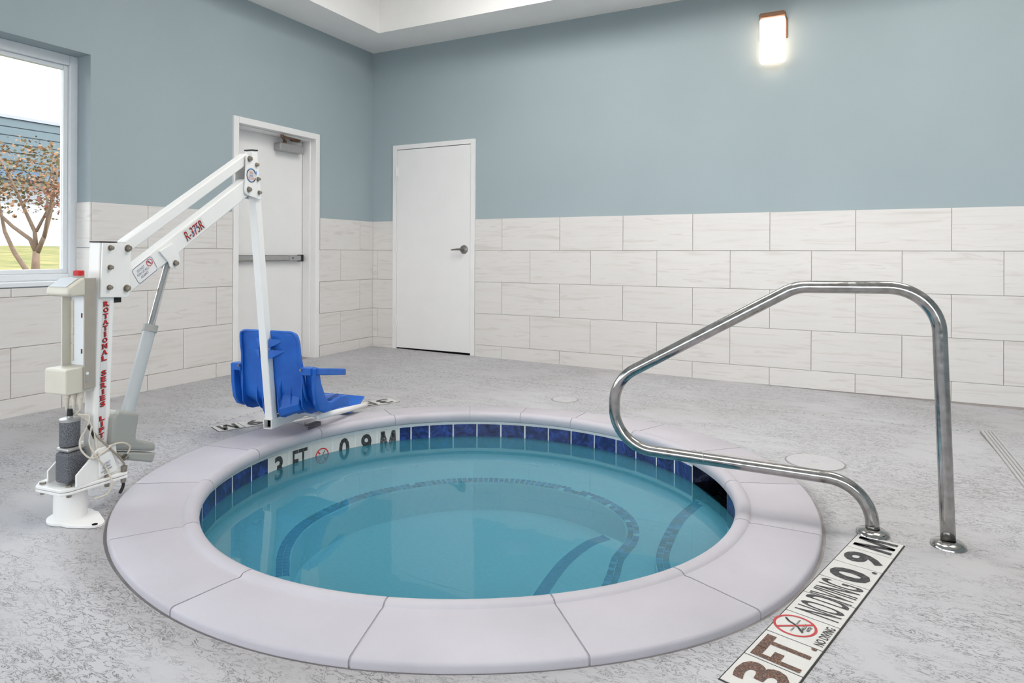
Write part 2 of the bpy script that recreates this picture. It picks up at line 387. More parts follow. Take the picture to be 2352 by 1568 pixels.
# ---- wainscot tiles, each its own piece
_tile = {}
def tile_mesh(w, h, t=.010):
    key = (round(w, 3), round(h, 3))
    if key not in _tile:
        b = MB(); c = .0015
        x, z = w/2, h/2
        P = [(-x, 0, -z), (x, 0, -z), (x, 0, z), (-x, 0, z)]; Q = [(-x, -t+c, -z), (x, -t+c, -z), (x, -t+c, z), (-x, -t+c, z)]; Z = [(-x+c, -t, -z+c), (x-c, -t, -z+c), (x-c, -t, z-c), (-x+c, -t, z-c)]
        b.add(P+Q+Z, [(i, (i+1) % 4, 4+(i+1) % 4, 4+i) for i in range(4)]+[(4+i, 4+(i+1) % 4, 8+(i+1) % 4, 8+i) for i in range(4)]+[(8, 9, 10, 11)])
        _tile[key] = b.mesh('wall_tile'); _tile[key].materials.append(WTILE)
    return _tile[key]
G = .003
def tiles(parent, side, first, spans, zlim):
    """first: joint offset of row 0; spans: open stretches (s0, s1, ztop, zbot)"""
    for s0, s1, zt, zb in spans:
        for row in range(5):
            z1 = TT-row*TP; z0 = max(z1-TP, -.03)
            z1c, z0c = min(z1, zt), max(z0, zb)
            if z1c-z0c < .02: continue
            off = first+(TW/2 if row % 2 else 0)
            k = math.floor((s0-off)/TW)
            while off+k*TW < s1:
                a, c = max(off+k*TW, s0), min(off+(k+1)*TW, s1); k += 1
                if c-a < .012: continue
                w, h = c-a-G, z1c-z0c-G; mid = (a+c)/2; zc = (z1c+z0c)/2
                if side == 'back': piece('wall_tile', tile_mesh(w, h), None, parent, (mid, -.004, zc))
                else: piece('wall_tile', tile_mesh(w, h), None, parent, (.004, -mid, zc), (0, 0, R(90)))
B0 = 1.6031; L0 = .2296
tiles(wall_b, 'back', B0, [(.012, D2[0]-.001, 9, -1), (D2[1]+.001, RX-.01, 9, -1)], 0)
tiles(wall_l, 'left', L0, [(.012, -D1[1]-.002, 9, -1), (-D1[0]+.002, -WY0-.002, 9, -1), (-WY0-.002, -FY-.01, WZ0-.035, -1)], 0)
b = MB(); b.box(0.0, RX, -.005, .001, -.1, TT-.002); g_ = obj('grout_bed', b, GROUT, wall_b)
b2 = MB(); b2.box(D2[0]+.01, D2[1]-.01, -.02, .2, -.2, 2.3)
b = MB(); b.box(-.001, .005, 0, D1[1], -.1, TT-.002); b.box(-.001, .005, D1[0], WY0, -.1, TT-.002); b.box(-.001, .005, WY0, FY, -.1, WZ0-.04); obj('grout_bed', b, GROUT, wall_l)
bpy.data.objects.remove(g_)
b = MB(); b.box(0.0, D2[0]+.01, -.005, .001, -.1, TT-.002); b.box(D2[1]-.01, RX, -.005, .001, -.1, TT-.002); obj('grout_bed', b, GROUT, wall_b)
# tiles lining the window reveal below the wainscot line
for z0, z1 in ((WZ0, TT-TP), (TT-TP, TT)):
    b = MB(); b.box(-.142, .013, WY0-.011, WY0+.001, z0+.002, z1-.002); obj('wall_tile', b, WTILE, wall_l)

# ---- window_1 (vinyl picture window) and its neighbour out of frame
def window(name, y0, y1, label):
    b = MB(); X = -.145
    b.box(-.155, .018, y0-.004, y1+.004, WZ0-.03, WZ0)                       # stool
    root = tag(obj(name, b, VINYL, bevel=.004), label, kind='structure')
    for a, c, d, e in ((y0, y0-.055, WZ0, WZ1), (y1+.055, y1, WZ0, WZ1), (y0-.055, y1+.055, WZ0, WZ0+.045), (y0-.055, y1+.055, WZ1-.07, WZ1)):
        b = MB(); b.box(X-.075, X, a, c, d, e); obj('window_frame', b, VINYL, root, bevel=.005)
    for a, c, d, e in ((y0-.055, y0-.085, WZ0+.045, WZ1-.07), (y1+.085, y1+.055, WZ0+.045, WZ1-.07), (y0-.085, y1+.085, WZ0+.045, WZ0+.075), (y0-.085, y1+.085, WZ1-.1, WZ1-.07)):
        b = MB(); b.box(X-.065, X-.022, a, c, d, e); obj('sash_bead', b, VINYL, root, bevel=.004)
    b = MB(); b.box(X-.046, X-.040, y0-.085, y1+.085, WZ0+.075, WZ1-.1); obj('window_pane', b, GLASS, root)
window('window_1', WY0, WY1, 'white vinyl window onto a lawn and a small tree')
window('window_2', W2[0], W2[1], 'white vinyl window further along the wall')

# ---- door_1: flush door set back in a deep frame, left wall
y0, y1, zt = D1
b = MB(); FW = .055
for a, c, d, e in ((y0, y0+FW, 0, zt), (y1-FW, y1, 0, zt)): b.box(-.2, .02, a, c, d, e)
b.box(-.2, .02, y0+FW, y1-FW, zt-FW, zt)
for a, c, d, e in ((y0+FW, y0+FW+.016, 0, zt-FW), (y1-FW-.016, y1-FW, 0, zt-FW)): b.box(-.14, -.045, a, c, d, e)
b.box(-.14, -.045, y0+FW+.016, y1-FW-.016, zt-FW-.016, zt-FW)
door1 = tag(obj('door_1', b, WHITE, bevel=.004), 'white flush exit door with push bar and closer', kind='structure')
PX = -.145
b = MB(); b.box(PX-.045, PX, y0+FW+.006, y1-FW-.008, .012, zt-FW-.006); obj('door_panel', b, WHITE, door1, bevel=.002)
b = MB(); b.box(PX-.02, PX+.004, y1-FW-.008, y1-FW-.001, .02, zt-FW-.02); obj('hinge_strip', b, ALU, door1)
for k in range(9):
    b = MB(); b.cyl((PX+.003, y1-FW-.006, .25+k*.22), (PX+.007, y1-FW-.006, .25+k*.22), .0045, n=8); obj('hinge_screw', b, STEELB, door1)
# push bar
b = MB(); b.box(PX+.02, PX+.055, y0+FW+.06, y1-FW-.235, .955, 1.0); pb = obj('push_bar', b, ALU, door1, bevel=.006)
b = MB(); b.box(PX+.018, PX+.058, y1-FW-.235, y1-FW-.085, .953, 1.002); obj('bar_end', b, ALU, pb, bevel=.004)
b = MB(); b.cyl((PX+.058, y1-FW-.195, .978), (PX+.060, y1-FW-.195, .978), .008, n=10); obj('keyhole', b, BLACK, pb)
for a, c in ((y0+FW+.012, y0+FW+.06), (y1-FW-.085, y1-FW-.052)):
    b = MB(); b.box(PX, PX+.06, a, c, .945, 1.01); obj('end_cap', b, BLACK, pb, bevel=.006)
b = MB(); b.box(PX, PX+.02, y0+FW+.05, y1-FW-.08, .952, 1.004); obj('bar_channel', b, BLACK, pb)
# closer
b = MB(); b.box(PX, PX+.085, -1.295, -.985, 1.985, 2.06); cl = obj('door_closer', b, ALU, door1, bevel=.012, seg=3)
b = MB(); b.cyl((PX+.05, -1.205, 2.06), (PX+.05, -1.205, 2.085), .018, n=14); obj('closer_pivot', b, BRONZE, cl)
b = MB(); b.tube([(PX+.05, -1.205, 2.088), (PX+.16, -1.345, 2.096)], .011, 8); obj('closer_arm', b, BRONZE, cl)
b = MB(); b.tube([(PX+.16, -1.345, 2.100), (PX+.06, -1.065, 2.105)], .009, 8); b.cyl((PX+.16, -1.345, 2.085), (PX+.16, -1.345, 2.112), .016, n=12); obj('closer_link', b, BRONZE, cl)
b = MB(); b.box(PX+.04, PX+.075, -1.125, -1.025, 2.095, 2.117); obj('closer_shoe', b, BRONZE, cl)

# ---- door_2: flush door with lever, back wall
x0, x1, zt = D2; FW = .048
b = MB()
for a, c, d, e in ((x0, x0+FW, 0, zt), (x1-FW, x1, 0, zt)): b.box(a, c, -.022, .2, d, e)
b.box(x0+FW, x1-FW, -.022, .2, zt-FW, zt)
door2 = tag(obj('door_2', b, WHITE, bevel=.003), 'white flush door with lever handle beside the corner', kind='structure')
b = MB(); b.box(x0+FW+.003, x1-FW-.004, -.014, .03, .022, zt-FW-.005); obj('door_panel', b, WHITE, door2, bevel=.002)
b = MB(); b.box(x0+FW, x1-FW, .0, .15, -.005, .018); obj('threshold', b, DARK, door2)
b = MB(); b.box(-.3, .0, D1[0]-.1, D1[1]+.1, -.15, .004); obj('threshold', b, CAULK, door1)
b = MB(); b.box(D2[0]-.1, D2[1]+.1, .0, .25, -.15, -.006); obj('threshold', b, CAULK, door2)
for z in (1.90, 1.09, .30):
    b = MB(); b.cyl((x0+FW, -.024, z-.055), (x0+FW, -.024, z+.055), .008, n=12); b.box(x0+FW-.02, x0+FW+.018, -.0235, -.012, z-.05, z+.05); obj('hinge', b, WHITE, door2, angle=40)
b = MB(); b.lathe([(0,.014),(.03,.013),(.043,.006),(.045,0)], 28); NICKEL = plain('worn_nickel', (136,133,130), .38, metal=.7)
lv = obj('lever_handle', b, NICKEL, door2, angle=35)
place(lv, frame((1.172, -.014, 1.068), (1,0,0), (0,0,1)))
b = MB(); b.cyl((0,0,.01), (0,0,.05), .013, n=16); obj('lever_neck', b, NICKEL, lv, angle=35)
b = MB(); b.tube([(.005,0,.048), (-.05,.001,.05), (-.125,-.004,.044)], [.012,.010,.007], 12); obj('lever_grip', b, NICKEL, lv, angle=50)

# ------------------------------------------------------------------ wall sconce
sc = tag(empty('wall_sconce', (4.062, 0, 2.57)), 'glowing rectangular glass wall lamp with bronze cap', 'wall lamp')
b = MB(); b.box(-.095, .095, -.1, -.012, .0, .355); obj('glass_shade', b, LAMP, sc, bevel=.02, seg=4)
b = MB(); b.box(-.098, .098, -.105, 0, .358, .385); obj('top_cap', b, BRONZE, sc, bevel=.003)
b = MB(); b.box(-.09, .09, -.092, 0, .385, .397); obj('cap_plate', b, BRONZE, sc, bevel=.002)
b = MB(); b.box(-.1, .106, -.012, 0, .2, .358); obj('back_plate', b, BRONZE, sc, bevel=.002)
# unseen fill panels added to the tray to brighten the room (above the frame)
for x, y, wh_ in [(2.5, -1.9, 'near the corner'), (5.6, -1.9, 'near the back wall'), (4.0, -3.1, 'above the hot tub')]:
    r_ = tag(empty('fill_panel', (x, y, ZT)), 'added fill light panel in the tray ' + wh_, 'fill light', 'added fill panels')
    b = MB(); b.box(-.62, .62, -.62, .62, -.03, 0); obj('fill_frame', b, WHITE, r_)
    b = MB(); b.box(-.58, .58, -.58, .58, -.034, -.03); obj('fill_diffuser', b, FILL, r_)

# ------------------------------------------------------------------ hot tub
def pl(d, r, z=0): return (r*math.cos(R(d)), r*math.sin(R(d)), z)
TUB = tag(empty('hot_tub', C0), 'round sunken hot tub with pale coping and blue waterline tiles', 'hot tub')
CT = .020                                  # coping top above the deck datum
RW = 1.166                                 # tile face radius
WL = -.13                                  # water level
def coping_profile(d):
    o, i = ro(d), ri(d); q = []
    q += [(o, -.07), (o, CT-.010), (o-.003, CT-.004), (o-.010, CT)]
    q += [(i+.085, CT-.0005), (i+.066, CT-.0025), (i+.060, CT-.0015), (i+.054, CT+.0045), (i+.046, CT+.0075)]
    for k in range(7):
        a = R(90+15*k); q.append((i+.030+.030*math.cos(a), CT+.008-.028+.028*math.sin(a)))
    q += [(i+.0005, CT-.034), (i+.006, CT-.046), (i+.022, CT-.052), (RW+.05, CT-.053)]
    return q
def coping_seg(a0, a1, shrink=0.0, drop=0.0):
    b = MB(); n = max(3, int((a1-a0)/1.6)); prof = None
    for i in range(n+1):
        d = a0+(a1-a0)*i/n; prof = coping_profile(d)
        for r, z in prof: b.v.append(pl(d, r+shrink*(1 if r < ri(d)+.05 else -1), z-drop))
    k = len(prof)
    for i in range(n):
        for j in range(k): b.f.append((i*k+j, (i+1)*k+j, (i+1)*k+(j+1) % k, i*k+(j+1) % k))
    b.f += [tuple(range(k)), tuple(range(n*k, n*k+k))[::-1]]
    return b
joints = [-146, -122, -97, -72.4, -48, -25.5, 1, 23, 45, 66.5, 87.5, 104, 120, 143.7, 168, 191]
joints.append(joints[0]+360)
for a0, a1 in zip(joints, joints[1:]):
    obj('coping_stone', coping_seg(a0+.13, a1-.13), COPING, TUB, angle=35)
b = MB(); n = 180                                # mortar between the stones and sealant round the outside
for i in range(n):
    d = i*360/n
    for r, z in ((ro(d)+.014, -.006), (ro(d)-.004, -.004)): b.v.append(pl(d, r, z))
for i in range(n): b.f.append((2*i, 2*((i+1) % n), 2*((i+1) % n)+1, 2*i+1))
obj('perimeter_sealant', b, CAULK, TUB, smooth=True)
obj('mortar_joint', coping_seg(-180, 180, .003, .003), MORTAR, TUB, angle=35)

# shell wall, bench, steps, floor (seen through the water)
SK0, SK1 = 26.5, 44.4                            # skimmer throat
b = MB(); n = 100; A = [SK1+(360+SK0-SK1)*i/n for i in range(n+1)]
for d in A:
    b.v += [pl(d, RW+.012, CT-.05), pl(d, RW+.012, -.6), pl(d, RW+.05, -.6), pl(d, RW+.05, CT-.05)]
for i in range(n):
    for j in range(4): b.f.append((i*4+j, i*4+4+j, i*4+4+(j+1) % 4, i*4+(j+1) % 4))
obj('shell_wall', b, PLASTER, TUB, smooth=False, angle=30)
b = MB()                                         # white grout band between tile top and coping
for d in A: b.v += [pl(d, RW+.001, CT-.053), pl(d, RW+.001, -.053), pl(d, RW+.012, -.053), pl(d, RW+.012, CT-.053)]
for i in range(n):
    for j in range(4): b.f.append((i*4+j, i*4+4+j, i*4+4+(j+1) % 4, i*4+(j+1) % 4))
obj('grout_band', b, BAND, TUB, angle=30)
b = MB()
for d in A: b.v += [pl(d, RW+.0005, -.05), pl(d, RW+.0005, -.21), pl(d, RW+.013, -.21), pl(d, RW+.013, -.05)]
for i in range(n):
    for j in range(4): b.f.append((i*4+j, i*4+4+j, i*4+4+(j+1) % 4, i*4+(j+1) % 4))
obj('tile_grout', b, BAND, TUB, angle=30)
BENCH = [(-180,.70),(-147.8,.77),(-120.7,.80),(-108,.90),(-95,1.10),(-60,1.14),(-46.7,1.12),(-34,.893),(-18,.715),(4.5,.642),(26.6,.716),(40,.745),(59,.744),(85,.70),(116,.657),(148,.647),(180,.70)]
def rb(d): return sum(interp(BENCH, d+e)*w for e, w in ((-7,.25),(0,.5),(7,.25)))
ZB, ZS, ZL, ZF = WL-.115, WL-.07, WL-.19, WL-.27
b = MB(); n = 160
for i in range(n):
    d = i*360/n
    b.v += [pl(d, RW+.03, ZB), pl(d, rb(d)+.012, ZB), pl(d, rb(d), ZB-.01), pl(d, rb(d), ZF-.02)]
for i in range(n):
    for j in range(3): b.f.append((i*4+j, ((i+1) % n)*4+j, ((i+1) % n)*4+j+1, i*4+j+1))
obj('bench', b, PLASTER, TUB, angle=35)
b = MB(); b.add([pl(i*6, RW+.04, ZF) for i in range(60)], [tuple(range(60))]); obj('tub_floor', b, PLASTER, TUB)
def smooth_curve(P, n):
    out = []
    for i in range(n+1):
        t = i/n*(len(P)-1); k = min(int(t), len(P)-2); f = t-k
        p0, p1, p2, p3 = P[max(k-1,0)], P[k], P[k+1], P[min(k+2, len(P)-1)]
        out.append(tuple(.5*((2*p1[c])+(-p0[c]+p2[c])*f+(2*p0[c]-5*p1[c]+4*p2[c]-p3[c])*f*f+(-p0[c]+3*p1[c]-3*p2[c]+p3[c])*f**3) for c in (0, 1)))
    return out
S1 = smooth_curve([(.86,.79),(.82,.56),(.81,.37),(.83,.08),(.88,-.09),(.97,-.35),(1.04,-.53)], 40)
poly = S1+[pl(d, 1.178)[:2] for d in (-20, -10, 0, 10, 20, 30, 38)]
b = MB(); b.prism(poly, ZB-.01, ZS, lambda u, v, d: (u, v, d)); obj('entry_step', b, PLASTER, TUB)
S2 = smooth_curve([(.50,.43),(.44,.31),(.41,.12),(.41,-.05),(.43,-.27),(.47,-.55),(.52,-.8),(.56,-1.0)], 40)
poly = S2+[(.75,-.88),(.78,-.5),(.74,-.2),(.70,.1),(.68,.35)]
b = MB(); b.prism(poly, ZF-.02, ZL, lambda u, v, d: (u, v, d)); obj('lower_step', b, PLASTER, TUB)
# mosaic nosing
def mos(rgb):
    M = Mat('blue_mosaic', s2l(rgb), .25); return M.m
MOS = [mos((30,62,120)), mos((58,98,160)), mos((96,140,190)), mos((40,60,84))]
mm = []
for mt in MOS:
    b = MB(); b.box(-.0125, .0125, -.0115, .0115, -.003, .004); me = b.mesh('mosaic_tile'); me.materials.append(mt); mm.append(me)
def walk(P, step):
    out = []; acc = 0; 
    for a, c in zip(P, P[1:]):
        v = Vector(c)-Vector(a); l = v.length; t = 0
        while acc+(l-t) >= step:
            t += step-acc; acc = 0; out.append((Vector(a)+v*(t/l), v/l))
        acc += l-t
    return out
count = 0; rest = MB()
bc = [pl(d, rb(d))[:2] for d in [-122+i*1.0 for i in range(360-122+200)] if True]
bc = [pl(d, rb(d))[:2] for d in range(-45, 241)]
for P, z, side in ((S1, ZS, 1), (bc, ZB, -1), (S2, ZL, 1)):
    for p, t in walk(P, .0285):
        nrm = Vector((-t.y, t.x))*side
        for w in (.017, .044):
            q = p+nrm*w
            if q.length > 1.15: continue
            if P is S2 or count >= 300:
                mrot = Matrix.Rotation(math.atan2(t.y, t.x), 3, 'Z'); 
                c8 = [mrot @ Vector((sx*.0115, sy*.0125, sz)) + Vector((q.x, q.y, z)) for sz in (-.003, .004) for sx, sy in ((-1,-1),(1,-1),(1,1),(-1,1))]
                rest.add(c8, [(3,2,1,0),(4,5,6,7),(0,1,5,4),(1,2,6,5),(2,3,7,6),(3,0,4,7)])
            elif random.random() < .97:
                count += 1
                piece('mosaic_tile', random.choice(mm), None, TUB, (q.x, q.y, z), (0, 0, math.atan2(nrm.y, nrm.x)))
tag(obj('mosaic_edge', rest, MOS[1], TUB), kind='stuff')
b = MB(); b.lathe([(0,.012),(.07,.010),(.083,.006),(.092,0)], 36, (.105, .262, ZF)); obj('drain_cover', b, VINYL, TUB, angle=30)
for d, r, z in ((139, .98, ZB), (97, 1.03, ZB), (91, 1.06, ZB), (203, 1.0, ZB)):
    b = MB(); b.lathe([(.010,.002),(.013,.006),(.028,.006),(.032,0)], 20, pl(d, r, z)); obj('jet_fitting', b, VINYL, TUB, angle=40)

# waterline tiles
def arc_tile(a0, a1, z0=-.2025, z1=-.0535, th=.008):
    """flat tile between two bearings, built about its own centre"""
    w = 2*RW*math.sin(R(a1-a0)/2)-.006; b = MB(); c = .0012
    x = w/2; h = (z1-z0)/2
    P = [(-x,0,-h),(x,0,-h),(x,0,h),(-x,0,h)]; Q = [(-x,-th+c,-h),(x,-th+c,-h),(x,-th+c,h),(-x,-th+c,h)]; Z = [(-x+c,-th,-h+c),(x-c,-th,-h+c),(x-c,-th,h-c),(-x+c,-th,h-c)]
    b.add(P+Q+Z, [(i,(i+1)%4,4+(i+1)%4,4+i) for i in range(4)]+[(4+i,4+(i+1)%4,8+(i+1)%4,8+i) for i in range(4)]+[(8,9,10,11)])
    return b
def put_arc(o, a0, a1, z=-.128):
    d = (a0+a1)/2; p = pl(d, RW*math.cos(R(a1-a0)/2)+.008, z)
    # tile's -Y faces the centre
    return place(o, frame(p, (math.sin(R(d)), -math.cos(R(d)), 0), (math.cos(R(d)), math.sin(R(d)), 0)))
seq = [44.4, 52.0, 58.9, 66.3, 73.2, 80.4, 88.1, 95.3, 102.8, 110.4, 117.8, 125.2, 132.6, 138.3, 142.1]
std = arc_tile(0, 7.4).mesh('waterline_tile'); std.materials.append(COBALT)
def cob(a0, a1):
    me = std if abs((a1-a0)-7.4) < .25 else arc_tile(a0, a1).mesh('waterline_tile')
    if not me.materials: me.materials.append(COBALT)
    put_arc(piece('waterline_tile', me, None, TUB), a0, a1)
for a0, a1 in zip(seq, seq[1:]): cob(a0, a1)
seq = [185.4, 191.8, 199.9, 208.1, 216.4]+[216.4+7.4*i for i in range(1, 23)]
seq.append(386.5)
for a0, a1 in zip(seq, seq[1:]): cob(a0, a1)
# depth marker tiles on the wall: 3 FT (no diving) 0 9 M
wb = [185.4, 178.0, 170.4, 163.2, 155.9, 149.0, 142.1]
for i, t in enumerate(['3', 'FT', '', '0', '9', 'M']):
    a1, a0 = wb[i], wb[i+1]
    ti = put_arc(piece('depth_tile', arc_tile(a0, a1).mesh('depth_tile'), CERAM, TUB), a0, a1)
    F = Matrix.Translation((0, -.0082, .0)) @ Matrix(((1,0,0,0),(0,0,-1,0),(0,1,0,0),(0,0,0,1)))
    if t:
        w = {'3':.062,'FT':.104,'0':.068,'9':.068,'M':.108}[t]
        le = piece('lettering', text_mesh(t, w, .126, off=.03 if t != 'FT' else .012), PRINT_OLD if t in 'M' else PRINT, ti); place(le, F @ Matrix.Translation((0, .003, 0)))
    else:
        F = F @ Matrix.Translation((0, -.008, 0))
        s_ = piece('no_diving_symbol', ring_mesh(.038, .045, 0, 2*math.pi).mesh('symbol'), REDW, ti); place(s_, F)
        s_ = piece('slash', line_mesh([(-.029,.029),(-.012,.012)], .008).mesh('slash'), REDW, ti); place(s_, F)
        s_ = piece('slash', line_mesh([(.012,-.012),(.029,-.029)], .008).mesh('slash'), REDW, ti); place(s_, F)
        s_ = piece('diver_figure', line_mesh([(.018,.028),(.008,.012),(.0,-.002),(-.018,-.024)], .005, .0009).mesh('diver'), PRINT, ti); place(s_, F)
        for sx in (-1, 1):
            pts = [(sx*.012+sx*.026*k/12, -.006+.004*abs(math.sin(k*math.pi/4))+(.006 if sx > 0 else 0)) for k in range(13)]
            s_ = piece('wave_mark', line_mesh(pts, .0016, .0009).mesh('wave'), PRINT, ti); place(s_, F)

# skimmer throat
def quad_part(name, P, mat): b = MB(); b.add(P, [(0,1,2,3)]); return obj(name, b, mat, TUB)
RB = 1.33
def sk(d, r, z): return pl(d, r, z)
for name, P, mat in (('throat_side', [sk(SK1,RW,CT-.05), sk(SK1,RB,CT-.05), sk(SK1,RB,-.45), sk(SK1,RW,-.45)], SLATE),
                     ('throat_side', [sk(SK0,RW,CT-.05), sk(SK0,RB,CT-.05), sk(SK0,RB,-.45), sk(SK0,RW,-.45)], SLATE),
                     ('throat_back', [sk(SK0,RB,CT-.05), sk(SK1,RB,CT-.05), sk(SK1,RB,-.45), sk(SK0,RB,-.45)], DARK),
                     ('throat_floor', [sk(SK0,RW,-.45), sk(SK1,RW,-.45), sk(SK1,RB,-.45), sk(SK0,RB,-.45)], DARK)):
    quad_part(name, P, mat)
for i, (d0, d1) in enumerate(((SK0+.25, 31.2), (31.4, 37.8), (38.0, SK1-.25))):
    b = MB(); n = 1
    b.add([sk(d0,RB-.002,-.03), sk(d1,RB-.002,-.03), sk(d1,RB-.002,-.115), sk(d0,RB-.002,-.115), sk(d0,RB-.012,-.03), sk(d1,RB-.012,-.03), sk(d1,RB-.012,-.115), sk(d0,RB-.012,-.115)],
          [(3,2,1,0),(4,5,6,7),(0,1,5,4),(1,2,6,5),(2,3,7,6),(3,0,4,7)])
    obj('throat_tile', b, SLATE, TUB)
for d0, d1, z0, z1 in ((31.15, 31.45, -.03, -.125), (37.75, 38.05, -.03, -.125), (SK0+.2, SK1-.2, -.114, -.118), (SK0+.2, SK1-.2, -.066, -.069)):
    b = MB(); b.add([sk(d0,RB-.0125,z0), sk(d1,RB-.0125,z0), sk(d1,RB-.0125,z1), sk(d0,RB-.0125,z1)], [(0,1,2,3)]); obj('throat_grout', b, BAND, TUB)
b = MB(); d = SK1-.1; b.add([sk(d,RW-.001,-.03), sk(d+.35,RW-.001,-.03), sk(d+.35,RW-.001,-.2), sk(d,RW-.001,-.2)], [(0,1,2,3)]); obj('throat_grout', b, BAND, TUB)

# the water itself
b = MB(); n = 96; rings = [.0, .25, .5, .75, .95, 1]
b.v.append((0, 0, WL))
for k in rings[1:]:
    for i in range(n): b.v.append(pl(i*360/n, (RW-.002)*k, WL))
for i in range(n): b.f.append((0, 1+i, 1+(i+1) % n))
for j in range(len(rings)-2):
    for i in range(n): b.f.append((1+j*n+i, 1+(j+1)*n+i, 1+(j+1)*n+(i+1) % n, 1+j*n+(i+1) % n))
wt = obj('spa_water', b.mesh('spa_water', True, True), WATER, None); wt.location = C0
tag(wt, 'still teal water filling the round hot tub', 'water')
b = MB(); b.add([pl(SK0+.1,RW+.0,WL), pl(SK1-.1,RW+.0,WL), pl(SK1-.1,RB-.014,WL), pl(SK0+.1,RB-.014,WL)], [(0,1,2,3)]); obj('skimmer_water', b.mesh('skimmer_water', False, True), CLEARW, wt)

# ------------------------------------------------------------------ depth markers in the deck
def marker(name, label, origin, xdir, ydir, tw, th, glyphs):
    """origin: corner at the start of the text, tiles run along xdir, text up = ydir"""
    root = tag(empty(name, origin), label, 'depth marker', 'depth markers set in the deck')
    X = Vector(xdir).normalized(); Y = Vector((-X.y, X.x, 0))
    if Y.dot(Vector(ydir)) < 0: Y = -Y
    base = frame((0, 0, 0), X, Y)
    b = MB(); b.box(-.002, tw*len(glyphs)+.002, -.003, th+.002, -.02, .0015); o = obj('marker_bed', b, plain('marker_grout', (58,53,51), .9), root); place(o, base)
    for i, g in enumerate(glyphs):
        b = MB(); b.box(-tw/2+.0024, tw/2-.0024, -th/2+.0012, th/2-.0012, -.008, .0035); ti = obj('marker_tile', b, CERAM, root, bevel=.0008, seg=1)
        place(ti, base @ Matrix.Translation((tw*(i+.5), th/2, 0)))
        for body, w, h, cx_, cy_, mat, off in g.get('t', []):
            le = piece('lettering', text_mesh(body, w, h, off=off), mat, ti); le.location = (cx_, cy_, .0036)
        if g.get('sym'):
            cy_ = .022; z = .0037
            for nm, mb, mt in (('no_diving_symbol', ring_mesh(.049, .056, 0, 2*math.pi), RED), ('slash', line_mesh([(-.036,.036),(.036,-.036)], .0075), RED),
                               ('diver_figure', line_mesh([(.026,.034),(.012,.020),(.006,.004),(-.004,-.010),(-.024,-.028)], .006, .0011), PRINT)):
                s_ = piece(nm, mb.mesh(nm), mt, ti); s_.location = (0, cy_, z)
            for sx in (-1, 1):
                pts = [(sx*.010+sx*.026*k/12, -.004+.005*abs(math.sin(k*math.pi/4))) for k in range(13)]
                s_ = piece('wave_mark', line_mesh(pts, .0016, .0011).mesh('wave'), PRINT, ti); s_.location = (0, cy_, z)
    return root
th = .146; tw = .1452
gl_ = [{'t': [('3', .098, .122, .006, 0, PRINT_RUST, .03)]}, {'t': [('FT', .118, .122, -.006, 0, PRINT_RUST, .03), ('.', .014, .014, .064, -.054, PRINT_RUST, 0)]},
      {'sym': 1, 't': [('SHALLOW', .044, .010, .006, .000, PRINT, .02), ('WATER', .030, .010, .006, -.013, PRINT, .02), ('NO DIVING', .112, .024, 0, -.055, PRINT, .02)]},
      {'t': [('NO D', .122, .120, .012, -.002, PRINT, .012)]}, {'t': [('IVING', .130, .120, -.006, -.002, PRINT, .012)]},
      {'t': [('0', .088, .118, -.012, 0, PRINT, .04), ('.', .016, .016, .056, -.054, PRINT, 0)]}, {'t': [('9', .088, .120, 0, 0, PRINT, .035)]}, {'t': [('M', .108, .120, .0, 0, PRINT, .02)]}]
far_c = Vector((4.63, -3.027, 0)); near_c = Vector((4.318, -4.145, 0)); u_ = (far_c-near_c).normalized()
perp = Vector((u_.y, -u_.x, 0))
marker('depth_marker', 'white depth tiles reading 3 FT 0.9 M beside the hand rail', near_c+perp*th, u_, -perp, (far_c-near_c).length/8, th, gl_)
g2 = [gl_[0], gl_[1], gl_[2], {'t': []}, {'t': []}, gl_[5], gl_[6], gl_[7]]
p_m = Vector((1.423, -3.198, 0)); p_e = Vector((1.866, -2.066, 0)); u_ = (p_m-p_e).normalized(); perp = Vector((-u_.y, u_.x, 0))
if perp.dot(C0-p_m) < 0: perp = -perp
gb = []
for g in g2: gb.append({'sym': g.get('sym'), 't': [(a, b1, c, d, e, PRINT, f) for a, b1, c, d, e, _, f in g['t']]})
gb[3] = {'t': [('NO D', .122, .120, .012, -.002, PRINT, .012)]}; gb[4] = {'t': [('IVING', .130, .120, -.006, -.002, PRINT, .012)]}
th2 = .138
marker('depth_marker', 'white depth tiles half hidden behind the blue lift seat', p_e-perp*th2, u_, perp, (p_m-p_e).length/8, th2, gb)

# ------------------------------------------------------------------ deck drains and lids
STRIP = plain('grey_drain_strip', (180,180,182), .6, var=.05, scale=20)
def drain(label, a, c, w=.022, slots=True):
    a = Vector((*a, 0)); c = Vector((*c, 0)); L_ = (c-a).length
    root = tag(empty('deck_drain', (a.x, a.y, min(deck_z(a.x, a.y), deck_z(c.x, c.y)))), label, 'drain', 'slot drains in the deck')
    root.rotation_euler = (0, -math.atan2(deck_z(c.x, c.y)-deck_z(a.x, a.y), L_), math.atan2(c.y-a.y, c.x-a.x))
    root.location.z = deck_z(a.x, a.y)
    b = MB(); b.box(0, L_, -w/2, w/2, -.01, .0022); obj('drain_strip', b, STRIP, root, bevel=.001, seg=1)
    b = MB()
    for i in range(int(L_/.055)):
        b.box(.03+i*.055, .042+i*.055, -.003, .003, .001, .0026)
    tag(obj('drain_slot', b, BLACK, root), kind='stuff')
drain('slot drain line across the deck in front of the back wall', (1.29, -.955), (5.28, -1.04))
drain('slot drain line along the deck behind the pool lift', (1.16, -6.5), (1.285, -.965))
g_r = tag(empty('deck_drain', (5.318, -1.04, 0), R(-90)), 'wide steel grate drain at the right edge of the deck', 'drain', 'slot drains in the deck')
